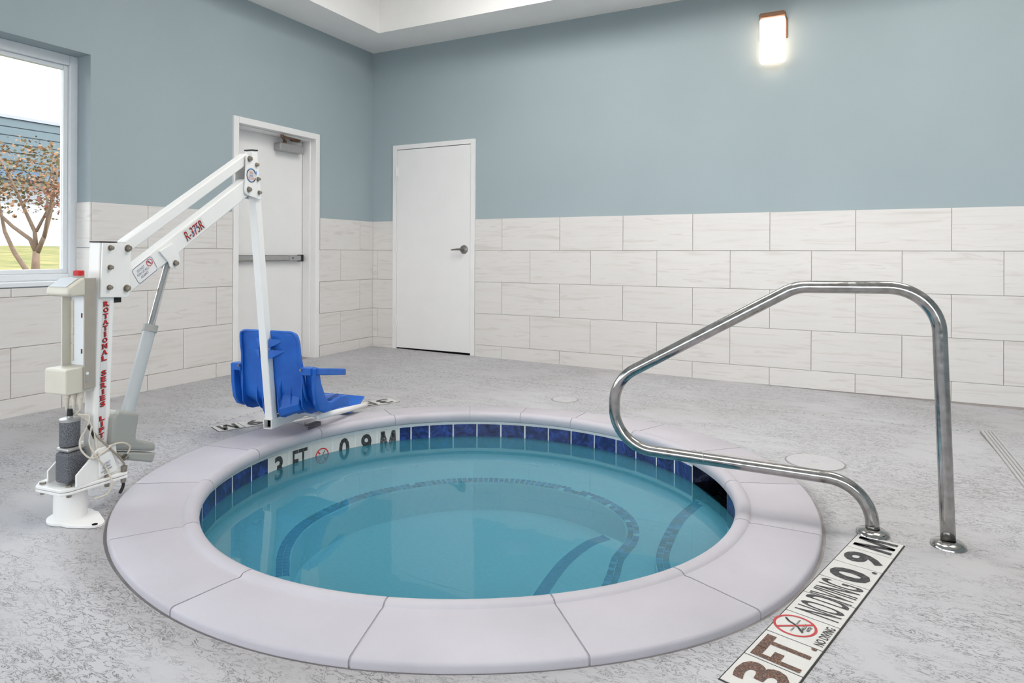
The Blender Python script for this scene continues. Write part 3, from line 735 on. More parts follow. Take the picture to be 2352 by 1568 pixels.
for i, (a, c) in enumerate(((-.030, -.018), (-.012, -.001), (.005, .016), (.022, .034))):
    b = MB(); b.box(0, 5.0, a, c, -.006, .004); obj('grate_bar', b, STRIP, g_r, bevel=.001, seg=1)
b = MB(); b.box(0, 5.0, -.034, .036, -.01, .0012); obj('grate_channel', b, CAULK, g_r)
LID = plain('deck_lid', (188,187,189), .65, var=.04, scale=40, bump=.3)
for label, c, r in (('round skimmer lid in the deck behind the hand rail', (4.455, -2.165), .135), ('small round lid in the deck behind the tub', (2.84, -1.44), .092)):
    root = tag(empty('deck_cover', (c[0], c[1], deck_z(*c))), label, 'lid')
    b = MB(); b.lathe([(r+.004,.0006),(r-.004,.0008)], 48); obj('lid_gap', b, CAULK, root)
    b = MB(); b.lathe([(0,.004),(r*.86,.004),(r-.006,.003),(r-.005,-.002)], 48); obj('lid_cover', b, LID, root, angle=40)
    b = MB(); b.lathe([(0,.0052),(.016,.0052),(.018,.004)], 20); obj('lid_plug', b, STRIP, root, angle=40)

# ------------------------------------------------------------------ stainless hand rail
F1 = Vector((4.908, -2.994, 0)); ang = R(183)
U = Vector((math.cos(ang), math.sin(ang), 0))
rail = tag(empty('hand_rail', F1, ang), 'polished stainless steel figure-four hand rail at the tub edge', 'hand rail')
ctrl = [((0,.012),0), ((.033,.911),.16), ((.492,.904),.16), ((1.199,.487),.17), ((1.199,.206),.165), ((.242,.186),.155), ((.232,.012),0)]
def fillet(C, seg=12):
    out = []
    for i, (p, r) in enumerate(C):
        p = Vector(p)
        if r == 0: out.append(p); continue
        a = (Vector(C[i-1][0])-p).normalized(); c = (Vector(C[i+1][0])-p).normalized()
        th_ = math.acos(max(-1, min(1, a.dot(c)))); t = r/math.tan(th_/2)
        t = min(t, .62*(Vector(C[i-1][0])-p).length if i > 1 else 9, .62*(Vector(C[i+1][0])-p).length if i < len(C)-2 else 9); r_ = t*math.tan(th_/2)
        cen = p+(a+c).normalized()*(r_/math.sin(th_/2)); s0 = p+a*t-cen; s1 = p+c*t-cen
        a0 = math.atan2(s0.y, s0.x); a1 = math.atan2(s1.y, s1.x); da = (a1-a0+math.pi) % (2*math.pi)-math.pi
        out += [cen+Vector((math.cos(a0+da*k/seg), math.sin(a0+da*k/seg)))*r_ for k in range(seg+1)]
    return out
path = fillet(ctrl, 14)
pts = []
for a, c in zip(path, path[1:]):
    k = max(1, int((c-a).length/.08)); pts += [a+(c-a)*(i/k) for i in range(k)]
pts.append(path[-1])
b = MB(); b.tube([(p.x, 0, p.y) for p in pts], .0235, 28); obj('rail_tube', b, STEEL, rail, smooth=True)
for x in (0, .232):
    b = MB(); b.lathe([(.024,.022),(.044,.018),(.054,.010),(.056,0)], 36, (x, 0, 0)); obj('escutcheon', b, STEEL, rail, angle=40)
# thin wire loop wound on the lower leg
b = MB(); b.tube([(.83+.001*math.cos(t)+(.006*t if t > 3 else 0), .0247*math.sin(t), .2045+.0247*math.cos(t)) for t in [i*.3 for i in range(22)]], .0012, 6); obj('wire_loop', b, CABLE, rail, smooth=True)
b = MB(); b.tube([(.83, .003, .2295), (.78, .010, .2275), (.66, .004, .2275), (.55, .004, .2270)], .0011, 6); obj('wire_tail', b, CABLE, rail, smooth=True)

# ------------------------------------------------------------------ pool lift (local: x = along the arm, y = away from the tub side, z up)
LO = Vector((1.97, -4.33, 0)); LA = R(98)
lift = tag(empty('pool_lift', LO, LA), 'white rotating pool lift with blue seat beside the hot tub', 'pool lift')
def q3(s_, n_, z_): return (s_, -n_, z_)
def sz(pts, n0, n1): b = MB(); b.prism(pts, n0, n1, lambda u, v, d: (u, -d, v)); return b
def lbox(s0, s1, n0, n1, z0, z1): return MB().box(s0, s1, -n1, -n0, z0, z1)
def bar(p0, p1, h, n0, n1):
    """rectangular tube between two (s,z) points with height h"""
    d = Vector((p1[0]-p0[0], p1[1]-p0[1])).normalized(); k = Vector((-d.y, d.x))*h/2; p0 = Vector(p0); p1 = Vector(p1)
    return sz([tuple(p0+k), tuple(p0-k), tuple(p1-k), tuple(p1+k)], n0, n1)
def face(o, s_, n_, z_, deg=0):
    """lettering laid on a face that looks along +n, reading along +s turned by deg"""
    a = R(deg); return place(o, frame(q3(s_, n_, z_), (math.cos(a), 0, math.sin(a)), (-math.sin(a), 0, math.cos(a))))
def bolt(s_, n_, z_, r, parent, h=.014):
    b = MB(); b.cyl(q3(s_, n_, z_), q3(s_, n_+.003, z_), r*1.25, n=18); b.cyl(q3(s_, n_+.003, z_), q3(s_, n_+h, z_), r, r*.92, n=6); b.cyl(q3(s_, n_+h, z_), q3(s_, n_+h+.004, z_), r*.6, r*.4, n=12)
    return obj('bolt', b, STEELB, parent, angle=30)
# base flange and pedestal
b = MB(); F = [pl(t, .098) for t in range(60, 301, 12)]
out = [(.010+.080*math.cos(R(t)), -.018+.080*math.sin(R(t))) for t in range(150, 391, 12)]+[(.078, .045), (.050, .095), (.028, .135), (.014, .155), (-.006, .162), (-.026, .155), (-.038, .135), (-.050, .095), (-.062, .055)]
b.prism([(u, v) for u, v in out], 0.001, .012, lambda u, v, d: q3(u, v, d)); fl = obj('base_flange', b, LIFT, lift, bevel=.002)
b = MB(); b.cyl(q3(.012, -.022, .010), q3(.012, -.022, .128), .057, n=36); obj('pedestal', b, LIFT, lift, angle=40)
b = MB(); b.cyl(q3(-.02, .145, .012), q3(-.02, .145, .0135), .010, n=14); obj('flange_slot', b, DARK, fl)
# carriage plates
pl_o = [(-.075, .035), (-.05, .055), (.175, .085), (.185, .06), (.185, -.06), (.06, -.15), (-.03, -.135), (-.07, -.10)]
for z0, z1 in ((.119, .129), (.131, .142)):
    b = MB(); b.prism(pl_o, z0, z1, lambda u, v, d: q3(u, v, d)); obj('carriage_plate', b, LIFT, lift, bevel=.002)
for s_, n_ in ((-.045, -.095), (-.035, .030), (.10, .062), (.03, -.125), (.165, -.03)):
    b = MB(); b.cyl(q3(s_, n_, .142), q3(s_, n_, .150), .011, n=6); b.cyl(q3(s_, n_, .103), q3(s_, n_, .119), .009, n=6); obj('plate_bolt', b, STEELB, lift)
# side gussets
for n0, n1 in ((.052, .060), (-.098, -.090)):
    b = sz([(-.028, .142), (-.028, .186), (.022, .226), (.062, .262), (.142, .262), (.155, .142)], n0, n1); g_ = obj('gusset', b, LIFT, lift, bevel=.002)
    if n0 > 0:
        b = sz([(.062, .150), (.062, .236), (.118, .240), (.146, .165), (.138, .152)], n1, n1+.006); obj('label_plate', b, LIFT, g_, bevel=.003)
        for tx, w, h, z, mt in (('PATENT', .034, .010, .198, BLUEP), ('PENDING', .036, .010, .185, BLUEP), ('MODEL NUMBER', .050, .007, .172, PRINT), ('R-375R', .022, .007, .163, PRINT)):
            face(piece('lettering', text_mesh(tx, w, h), mt, g_), .094, n1+.0065, z, 12)
        bolt(.190, .05, .192, .011, g_)
# gearmotor
b = MB(); b.lathe([(.0,.392),(.012,.392),(.020,.386),(.031,.386),(.035,.382),(.035,.288),(.0,.288)], 32, q3(.0, -.012, 0)); mo = obj('motor', b, MOTOR, lift, angle=35)
b = MB(); b.lathe([(.0,.3995),(.010,.3995),(.011,.392),(.028,.3915),(.0355,.3885),(.0355,.380)], 32, q3(0, -.012, 0)); obj('motor_cap', b, ALU, mo, angle=35)
b = MB(); b.cyl(q3(0,-.012,.399), q3(0,-.012,.425), .011, .009, 16); obj('cable_gland', b, BLACK, mo, angle=40)
b = MB(); b.box(-.038, .046, -.028, .046, .148, .268); gb_ = obj('gearbox', b, MOTOR, mo, bevel=.014, seg=2)
b = MB(); b.box(-.036, .044, -.026, .044, .268, .284); obj('gearbox_flange', b, ALU, gb_, bevel=.008)
# mast
MT = [(.060, .142), (.135, .142), (.170, 1.066), (.095, 1.066)]
ma = obj('mast', sz(MT, -.026, .026), LIFT, lift, bevel=.006, seg=3)
b = sz([(.092, 1.066), (.172, 1.066), (.172, 1.070), (.092, 1.070)], -.028, .028); obj('mast_cap', b, BLACK, ma)
b = sz([(.087, .282), (.119, .282), (.139, .836), (.107, .836)], .0262, .0268); st_ = obj('lettering_strip', b, plain('clear_decal', (222,221,220), .3, var=.01), ma)
SER = {'R': 'bBc', 'T': 'b', 'A': 'bc', 'I': 'bBT', 'N': 'bT', 'L': 'bT', 'S': '', 'E': 'bT', 'F': 'bT', 'O': ''}
def slab(ch, w, h, mat, parent, s_, n_, z_, deg=0):
    me = text_mesh(ch, w*.86 if ch != 'I' else w*.34, h, off=.03); x = [v.co for v in me.vertices]
    b = MB(); b.v = [tuple(p) for p in x]; b.f = [tuple(p.vertices) for p in me.polygons]
    for dx, dy in {'R': ((-.32,-1),(.34,-1),(-.36,1)), 'T': ((0,-1),), 'A': ((-.36,-1),(.36,-1)), 'I': ((0,-1),(0,1)), 'N': ((-.34,-1),(-.34,1),(.34,1)), 'L': ((-.34,1),(-.34,-1)), 'F': ((-.3,-1),(-.36,1)), 'E': ((-.38,1),(-.38,-1))}.get(ch, ()):
        cx_, cy_ = dx*w, dy*(h/2-h*.055); b.add([(cx_-w*.2,cy_-h*.055,.0006),(cx_+w*.2,cy_-h*.055,.0006),(cx_+w*.2,cy_+h*.055,.0006),(cx_-w*.2,cy_+h*.055,.0006)], [(0,1,2,3)])
    return face(piece('lettering', b.mesh('lettering'), mat, parent), s_, n_, z_, deg)
def column(word, z_top, z_bot):
    n = len(word)
    for i, ch in enumerate(word):
        z = z_top+(z_bot-z_top)*(i+.5)/n; s_ = .103+(z-.282)/(.836-.282)*.020; h = abs(z_top-z_bot)/n*.80
        slab(ch, .025, h, PRINT, ma, s_-.0022, .0270, z-.0018, 4); slab(ch, .025, h, REDW, ma, s_+.0008, .0276, z+.0008, 4)
column('ROTATIONAL', .833, .593); column('SERIES', .560, .412); column('LIFT', .380, .290)
face(piece('lettering', text_mesh('TM', .014, .007), REDW, ma), .106, .0270, .284)
# head plates
for n0, n1 in ((.028, .036), (-.036, -.028)):
    b = sz([(.100, 1.064), (.214, 1.062), (.224, 1.058), (.231, 1.048), (.226, .856), (.218, .845), (.208, .842), (.090, .848)], n0, n1); hp = obj('head_plate', b, LIFT, lift, bevel=.002)
    if n0 > 0:
        for s_, z_, r in ((.133, 1.044, .009), (.131, .966, .009), (.128, .886, .009), (.214, 1.043, .012), (.209, .879, .012)): bolt(s_, n1, z_, r, hp)
        b = MB(); b.box(.155, .198, -.02, .02, .822, .842); obj('stop_block', b, BLACK, hp)
# arms
U0, U1, A0, A1 = (.214, 1.043), (.944, 1.512), (.209, .880), (.938, 1.352)
ua = obj('upper_arm', bar((.225, 1.050), (.955, 1.519), .050, -.026, .022), LIFT, lift, bevel=.005, seg=3)
la = obj('lower_arm', bar((.200, .884), (.952, 1.372), .083, -.026, .026), LIFT, lift, bevel=.006, seg=3)
sl = math.degrees(math.atan2(1.372-.884, .952-.200))
def on_arm(t, w, dn=0):
    d = Vector((.952-.200, 1.372-.884)).normalized(); k = Vector((-d.y, d.x)); p = Vector((.200, .884))+d*t+k*w; return p.x, .0264+dn, p.y
def arm_text(tx, w, h, t, k, mt, dn=.0006, off=0): s_, n_, z_ = on_arm(t, k, dn); return face(piece('lettering', text_mesh(tx, w, h, off=off), mt, la), s_, n_, z_, sl)
s_, n_, z_ = on_arm(.455, 0)
face(piece('decal', line_mesh([(-.068,0),(.068,0)], .058, .0002).mesh('decal'), bpy.data.materials['clear_decal'], la), s_, n_, z_, sl)
arm_text('R-375R', .122, .046, .4535, -.002, PRINT, .0006, .0); arm_text('R-375R', .122, .046, .4555, .0005, REDW, .0011, -.012)
pts = [(-.03+.06*k/10, -.010+.020*(k/10)**1.5) for k in range(11)]
face(piece('decal_arrow', line_mesh(pts, .003, .0018).mesh('arrow'), SKYP, la), s_, n_, z_, sl)
# warning label
s_, n_, z_ = on_arm(.128, -.002)
def rrect(w, h, r, n=6): return [(sx*(w/2-r)+r*math.cos(a), sy*(h/2-r)+r*math.sin(a)) for sx, sy, a0 in ((1,1,0),(-1,1,90),(-1,-1,180),(1,-1,270)) for a in [R(a0+90*i/n) for i in range(n+1)]]
o_ = rrect(.116, .072, .014); i_ = rrect(.112, .068, .012); k = len(o_)
b = MB(); b.add([(x, y, .0004) for x, y in o_]+[(x, y, .0004) for x, y in i_], [(i, (i+1) % k, k+(i+1) % k, k+i) for i in range(k)])
face(piece('label_border', b.mesh('border'), BLUEP, la), s_, n_, z_, sl)
for tx, w, dx, dy in (('DO NOT', .042, -.016, .016), ('PUSH OR PULL', .066, -.012, .0), ('AGAINST', .046, -.012, -.016)):
    s1, n1, z1 = on_arm(.128+dx, -.002+dy); face(piece('lettering', text_mesh(tx, w, .011), BLUEP, la), s1, n1+.0006, z1, sl)
s1, n1, z1 = on_arm(.128+.036, .012)
face(piece('prohibition_ring', ring_mesh(.0135, .0165, 0, 2*math.pi).mesh('ring'), REDW, la), s1, n1, z1, sl)
face(piece('prohibition_bar', line_mesh([(-.0105,.0105),(.0105,-.0105)], .003).mesh('bar'), REDW, la), s1, n1+.0004, z1, sl)
face(piece('hand_icon', line_mesh([(-.003,.010),(0,.002),(.004,-.008)], .005).mesh('hand'), BLUEP, la), s1, n1, z1, sl)
# actuator lug
d = Vector((.752, .488)).normalized(); kx = Vector((-d.y, d.x))
lug = [(.378, 1.032), (.452, 1.070), (.478, 1.040), (.492, 1.0), (.490, .972), (.476, .955), (.455, .953), (.437, .965), (.428, .985)]
for n0, n1 in ((.027, .034), (-.034, -.027)):
    lg = obj('actuator_lug', sz(lug, n0, n1), LIFT, la, bevel=.002)
    if n0 > 0: bolt(.464, n1, .979, .011, lg)
# outer end plates
for n0, n1 in ((.029, .036), (-.036, -.029)):
    ep = obj('end_plate', sz([(.920, 1.532), (.990, 1.518), (1.003, 1.500), (1.034, 1.345), (1.034, 1.304), (.930, 1.322), (.914, 1.330), (.910, 1.345)], n0, n1), LIFT, lift, bevel=.003)
    if n0 > 0:
        for s_, z_, r in ((.942, 1.510, .012), (.938, 1.352, .012), (.995, 1.486, .009), (1.007, 1.412, .009), (1.016, 1.343, .009)): bolt(s_, n1, z_, r, ep)
        cz = (.957, 1.426)
        face(piece('round_decal', ring_mesh(0.0001, .040, 0, 2*math.pi, depth=.0004).mesh('decal'), bpy.data.materials['clear_decal'], ep), cz[0], n1, cz[1])
        face(piece('decal_arrow', ring_mesh(.0305, .0365, R(35), R(338), depth=.0008).mesh('arrow'), BLACK, ep), cz[0], n1, cz[1])
        face(piece('decal_arrow', ring_mesh(.0320, .0365, R(60), R(130), depth=.0012).mesh('arrow'), SKYP, ep), cz[0], n1, cz[1])
        face(piece('decal_arrow', ring_mesh(.0305, .034, R(160), R(300), depth=.0012).mesh('arrow'), SKYP, ep), cz[0], n1, cz[1])
        face(piece('decal_arrowhead', MB().add([(.018,.018,.0014),(.040,.026,.0014),(.038,.004,.0014)], [(0,1,2)]).mesh('head'), SKYP, ep), cz[0], n1, cz[1])
        for tx, w, dy, mt in (('SAFETY', .030, .017, REDW), ('ZONE', .022, .010, REDW), ('CLEAR', .028, .001, BLUEP), ('OF ARM', .028, -.005, BLUEP), ('LIFT TURNS', .046, -.013, REDW), ('A FULL TURN', .040, -.020, REDW)):
            face(piece('lettering', text_mesh(tx, w, .006), mt, ep), cz[0]-.002, n1+.0009, cz[1]+dy)
# drop post and seat tube
def rect_loop(c, ax, ay, hw, hh): c = Vector(c); return [tuple(c+Vector(ax)*sx*hw+Vector(ay)*sy*hh) for sx, sy in ((-1,-1),(1,-1),(1,1),(-1,1))]
dp = obj('drop_post', bar((.997, 1.560), (1.168, .115), .044, -.024, .024), LIFT, lift, bevel=.005, seg=3)
b = bar((.9965, 1.566), (.997, 1.560), .046, -.026, .026); obj('post_cap', b, BLACK, dp)
b = MB(); sn, zz = .026, .096
for h0, h1 in ((.026, .0225),):
    o0 = [(s_, sx*h0, zz+sy*h0) for s_ in (1.135, 1.60) for sx, sy in ((-1,-1),(1,-1),(1,1),(-1,1))]; i0 = [(s_, sx*h1, zz+sy*h1) for s_ in (1.135, 1.60) for sx, sy in ((-1,-1),(1,-1),(1,1),(-1,1))]
    b.add(o0+i0, [(i, (i+1) % 4, 4+(i+1) % 4, 4+i) for i in range(4)]+[(8+i, 12+i, 12+(i+1) % 4, 8+(i+1) % 4) for i in range(4)]+[(i, 8+i, 8+(i+1) % 4, (i+1) % 4) for i in range(4)]+[(4,5,6,7)])
obj('seat_tube', b, LIFT, dp)
obj('tube_shade', sz([(1.165,.0735),(1.17,.0735),(1.17,.1185),(1.165,.1185)], -.0225, .0225), DARK, dp)  # dark sheet inside the open tube end, standing in for its shade
# seat
prof = [(1.140,.588),(1.150,.54),(1.160,.47),(1.170,.40),(1.178,.33),(1.186,.27),(1.202,.225),(1.232,.195),(1.275,.180),(1.33,.176),(1.40,.184),(1.46,.193),(1.505,.190),(1.525,.175)]
half = [.150,.178,.188,.196,.202,.206,.208,.208,.208,.208,.208,.206,.202,.196]
b = MB(); nu = 16
prof2 = [(1.1375,.600),(1.138,.598),(1.1385,.594),(1.139,.588),(1.141,.580),(1.144,.568)]+prof[1:]; half2 = [.148,.160,.170,.177,.181,.184]+[.188]+half[2:]
PS = list(zip(prof2, half2)); off = .012
for sgn in (0, 1):
    for i, ((s_, z_), w) in enumerate(PS):
        p0 = PS[max(i-1,0)][0]; p1 = PS[min(i+1,len(PS)-1)][0]; t = Vector((p1[0]-p0[0], p1[1]-p0[1])).normalized(); nr = Vector((t.y, -t.x))   # towards the back / underside
        for j in range(nu+1):
            f = -1+2*j/nu; curve = .018*f*f
            s2 = s_+(curve if z_ > .25 else curve*.3)-(off*nr.x*-1 if sgn else 0); z2 = z_+(0 if z_ > .25 else curve*.8)+(off*nr.y if sgn else 0)
            b.v.append(q3(s2, f*w, z2))
m_ = nu+1; L = len(PS); q = m_*L
for i in range(L-1):
    for j in range(nu):
        b.f.append((i*m_+j, i*m_+j+1, (i+1)*m_+j+1, (i+1)*m_+j)); b.f.append((q+i*m_+j, q+(i+1)*m_+j, q+(i+1)*m_+j+1, q+i*m_+j+1))
for i in range(L-1):
    for j in (0, nu): b.f.append((i*m_+j, (i+1)*m_+j, q+(i+1)*m_+j, q+i*m_+j))
for j in range(nu):
    for i in (0, L-1): b.f.append((i*m_+j, i*m_+j+1, q+i*m_+j+1, q+i*m_+j))
seat = obj('seat', b, SEATB, lift, angle=45)
# raised rim round the back
rim = [q3(s_-.004, -w, z_) for (s_, z_), w in PS[11::-1]] + [q3(s_-.004, w, z_) for (s_, z_), w in PS[:12]]
b = MB(); b.tube(rim, .0075, 8); obj('seat_rim', b, SEATB, seat, smooth=True)
# moulded ribs under and behind
def rib(n0, dep, z_top, th=.006):
    P = [p for p in prof if p[1] <= z_top]
    inner = [(s_+.004, z_) for s_, z_ in P[:9]]; outer = []
    for i, (s_, z_) in enumerate(P[:9]):
        k = min(1, i/4); outer.append((s_-dep*k*(1 if z_ > .2 else .6), z_-dep*k*(.25 if z_ > .25 else .9)))
    return sz(inner+outer[::-1], n0-th/2, n0+th/2)
for n0, dep, zt in ((-.196, .040, .42), (-.105, .048, .38), (.060, .050, .40), (.118, .048, .38), (.196, .040, .42)):
    obj('seat_rib', rib(n0, dep, zt), SEATB, seat)
for n0 in (.050, -.050):
    obj('seat_keel', sz([(1.165,.30),(1.158,.22),(1.165,.160),(1.185,.128),(1.215,.118),(1.40,.122),(1.42,.18),(1.25,.19),(1.20,.22),(1.188,.30)], n0-.004, n0+.004), SEATB, seat)
b = MB(); b.prism([(1.180,.250),(1.168,.220),(1.163,.170),(1.178,.135),(1.205,.122),(1.41,.122),(1.41,.18),(1.24,.19),(1.20,.23)], .050, .165, lambda u, v, d: (u+(d-.05)*.22, -d, v+(d-.05)*.32)); obj('seat_underbody', b, SEATB, seat, bevel=.006)
# side panels, blocks and arm rests
J = [(1.166,.408),(1.206,.410),(1.214,.385),(1.232,.32),(1.262,.258),(1.294,.210),(1.330,.199),(1.370,.202),(1.430,.212),(1.485,.205),(1.508,.192),(1.508,.142),(1.42,.150),(1.33,.150),(1.262,.152),(1.215,.172),(1.186,.215),(1.171,.30)]
for sg in (-1, 1):
    sp = obj('side_panel', sz(J, sg*.255, sg*.280), SEATB, seat, bevel=.006)
    obj('panel_block', sz([(1.150,.372),(1.150,.412),(1.205,.412),(1.205,.372)], sg*.196, sg*.262), SEATB, sp, bevel=.004)
    obj('panel_web', sz([(1.206,.374),(1.222,.374),(1.240,.310),(1.268,.235),(1.320,.196),(1.320,.160),(1.270,.172),(1.228,.240)], sg*.190, sg*.262), SEATB, sp)
    bolt_b = MB(); bolt_b.cyl(q3(1.148, sg*.205, .400), q3(1.142, sg*.205, .400), .007, n=12); obj('bolt', bolt_b, STEELB, sp)
    b = MB(); b.prism([(1.185,.408),(1.185,.372),(1.30,.352),(1.462,.326),(1.462,.362),(1.30,.390)], sg*.250, sg*.288, lambda u, v, d: (u, -d, v)); obj('arm_rest', b, SEATB, seat, bevel=.005)
# clamp bracket with moulded fins holding the post
for sg in (-1, 1):
    b = sz([(1.120,.46),(1.120,.56),(1.165,.56),(1.172,.46)], sg*.026, sg*.034); br = obj('post_bracket', b, SEATB, seat)
    for z_ in (.535, .475):
        b = MB(); b.add([q3(1.105, sg*.030, z_+.03), q3(1.105, sg*.030, z_-.02), q3(1.155, sg*.105, z_+.022), q3(1.165, sg*.034, z_+.0), q3(1.118, sg*.032, z_+.028), q3(1.160, sg*.102, z_+.012)], [(0,1,2),(0,2,4),(1,3,5,2),(3,4,5),(4,2,5),(0,4,3,1)]); obj('bracket_fin', b, SEATB, br)
    b = MB(); b.cyl(q3(1.140, sg*.034, .50), q3(1.140, sg*.042, .50), .008, n=12); obj('bolt', b, STEELB, br)
# foot rest
for n_ in (.150, -.150):
    b = MB(); b.tube([q3(1.40, n_*.9, .085), q3(1.62, n_, .072), q3(1.905, n_, .046)], .017, 14); ft = obj('foot_rest_tube', b, LIFT, lift, smooth=True)
b = MB(); b.tube([q3(1.42, -.14, .090), q3(1.42, .14, .090)], .0125, 12); obj('cross_tube', b, LIFT, lift, smooth=True)
b = sz([(1.72,.046),(1.80,.056),(1.895,.108),(1.900,.100),(1.81,.044),(1.72,.034)], -.175, .150); fr_ = obj('foot_rest', b, SEATB, lift, bevel=.003)
# control box on the mast
b = sz([(.066,.928),(.010,.928),(-.048,.892),(-.052,.866),(-.03,.858),(.066,.858)], -.078, .040); cb = obj('control_box', b, BEIGE, lift, bevel=.008, seg=3)
obj('box_back', sz([(.050,.500),(.066,.500),(.066,.862),(.050,.862)], -.072, .040), VINYL, cb)
for n0, n1 in ((.034, .041), (-.078, -.071)): obj('box_side', sz([(.018,.50),(.067,.50),(.067,.927),(.018,.927)] if n0 > 0 else [(.012,.50),(.067,.50),(.067,.90),(.012,.90)], n0, n1), BEIGED if n0 > 0 else BEIGE, cb, bevel=.002)
obj('lower_housing', sz([(.066,.488),(.066,.586),(-.046,.586),(-.052,.580),(-.052,.494),(-.046,.488)], -.079, .0335), BEIGE, cb, bevel=.008, seg=3)
for k in range(7): obj('contact_rib', sz([(.046,.60+k*.034),(.0502,.60+k*.034),(.0502,.632+k*.034),(.046,.632+k*.034)], -.070, -.056), BEIGE, cb)
for z_ in (.63, .77): obj('mount_slot', sz([(.0490,z_),(.0505,z_),(.0505,z_+.018),(.0490,z_+.018)], -.018, -.010), BRONZE, cb)
b = MB(); b.lathe([(0,.030),(.016,.030),(.019,.027),(.019,.010),(.0,.010)], 24, q3(.028, -.004, .926)); obj('stop_button', b, REDW, cb, angle=40)
b = MB(); b.lathe([(.018,.012),(.020,.0)], 24, q3(.028, -.004, .926)); obj('button_collar', b, GREYP, cb)
obj('keypad_overlay', sz([(.004,.9285),(-.046,.896),(-.046,.894),(.004,.9265)], -.066, .026), TUBEG, cb)
for z_, mt, r in ((.560, VINYL, .006), (.535, GREYP, .007)):
    b = MB(); b.cyl(q3(.030, .041, z_), q3(.030, .0425, z_), r, n=16); obj('side_plug', b, mt, cb)
b = sz([(.070,.575),(.095,.575),(.097,.66),(.070,.66)], -.02, .022); bt = obj('battery_pack', b, CERAM, lift, bevel=.006)
obj('pack_label', sz([(.0705,.615),(.0705,.655),(.096,.655),(.096,.615)], .022, .0228), plain('brown_label', (172,138,100), .7), bt)
# plugs and cables
for i, (s_, n_) in enumerate(((.0, -.028), (.012, -.006), (.022, .016))):
    b = MB(); b.lathe([(.0,.0),(.012,.0),(.012,-.022),(.009,-.024),(.008,-.045),(.005,-.07),(.0,-.07)], 14, q3(s_, n_, .488)); obj('cable_plug', b, CABLE, cb, angle=40)
def cable(P, r, mat, nm='cable'):
    P3 = [Vector(p) for p in P]; out = []
    for i in range(len(P3)-1):
        p0, p1, p2, p3_ = P3[max(i-1,0)], P3[i], P3[i+1], P3[min(i+2,len(P3)-1)]
        for k in range(6):
            f = k/6; out.append(.5*((2*p1)+(-p0+p2)*f+(2*p0-5*p1+4*p2-p3_)*f*f+(-p0+3*p1-3*p2+p3_)*f**3))
    out.append(P3[-1]); b = MB(); b.tube(out, r, 8); return obj(nm, b, mat, lift, smooth=True)
cable([q3(.0,-.028,.42), q3(.012,-.01,.405), q3(.030,.02,.398), q3(.050,.028,.388), q3(.035,.030,.345), q3(.006,.035,.31), q3(.004,.045,.27), q3(.035,.062,.232), q3(.085,.066,.246), q3(.12,.066,.262), q3(.17,.064,.258), q3(.205,.062,.232), q3(.196,.058,.205)], .0036, CABLE)
cable([q3(.012,-.006,.42), q3(.022,.0,.405), q3(.044,.028,.372), q3(.062,.034,.33), q3(.064,.045,.28), q3(.058,.063,.240)], .0036, CABLE)
cable([q3(.022,.016,.42), q3(.01,-.005,.40), q3(0,-.012,.424)], .0032, CABLE)
cable([q3(.05,.04,.35), q3(.036,.045,.29), q3(.05,.066,.235), q3(.09,.068,.18), q3(.098,.092,.12), q3(.075,.09,.085), q3(.03,.075,.08)], .0034, CABLE)
cable([q3(.050,.03,.36), q3(.072,.036,.31), q3(.112,.064,.25), q3(.165,.068,.185), q3(.175,.07,.155)], .0042, plain('taupe_cable', (150,140,126), .5))
cable([q3(.040,.03,.355), q3(.056,.034,.325), q3(.066,.034,.30)], .0048, BLACK)
b = MB(); b.cyl(q3(.170,.07,.142), q3(.172,.07,.165), .012, n=6); b.cyl(q3(.168,.07,.118), q3(.168,.07,.100), .010, n=6); obj('cable_gland', b, STEELB, lift)
cable([q3(.168,.07,.100), q3(.166,.07,.082), q3(.150,.072,.062)], .006, BLACK)
# actuator
b = MB(); b.prism([(.165,.388),(.250,.362),(.266,.350),(.248,.262),(.256,.250),(.340,.212),(.349,.200),(.349,.172),(.145,.232),(.128,.250),(.137,.362),(.148,.382)], -.020, .052, lambda u, v, d: (u, -d, v)); ac = obj('actuator', b, GREYP, lift, bevel=.014, seg=3)
b = MB(); b.prism([(.146,.226),(.349,.166),(.333,.127),(.224,.168),(.172,.199)], -.018, .050, lambda u, v, d: (u, -d, v)); obj('motor_cover', b, GREYP, ac, bevel=.008)
b = MB(); b.tube([q3(.228,.014,.34), q3(.352,.006,.690)], .0255, 24); obj('outer_tube', b, TUBEG, ac, angle=40)
b = MB(); b.tube([q3(.350,.006,.684), q3(.360,.006,.712)], .030, 24); obj('tube_collar', b, GREYP, ac, angle=40)
b = MB(); b.tube([q3(.352,.006,.69), q3(.458,.0,.985)], .0145, 18); obj('piston_rod', b, ROD, ac, angle=40)
# added grey piece standing in for an exposure ghost on the coping
bk = tag(empty('exposure_ghost', LO+Vector((math.cos(LA), math.sin(LA), 0))*1.40+Vector((math.sin(LA), -math.cos(LA), 0))*.07+Vector((0,0,CT+.002)), LA), 'small dark grey exposure ghost built as a solid piece under the seat', 'ghost mark')
b = MB(); b.box(-.055, .065, -.045, -.041, 0, .022); b.box(-.055, .065, -.045, -.010, .018, .022); obj('ghost_plate', b, plain('ghost_grey', (110,108,116), .55, metal=.3), bk, bevel=.001)
b = MB(); b.tube([(-.05,-.03,.012), (.0,.02,.016), (.05,.06,.010)], .0045, 8); obj('ghost_pin', b, STEELB, bk, smooth=True)

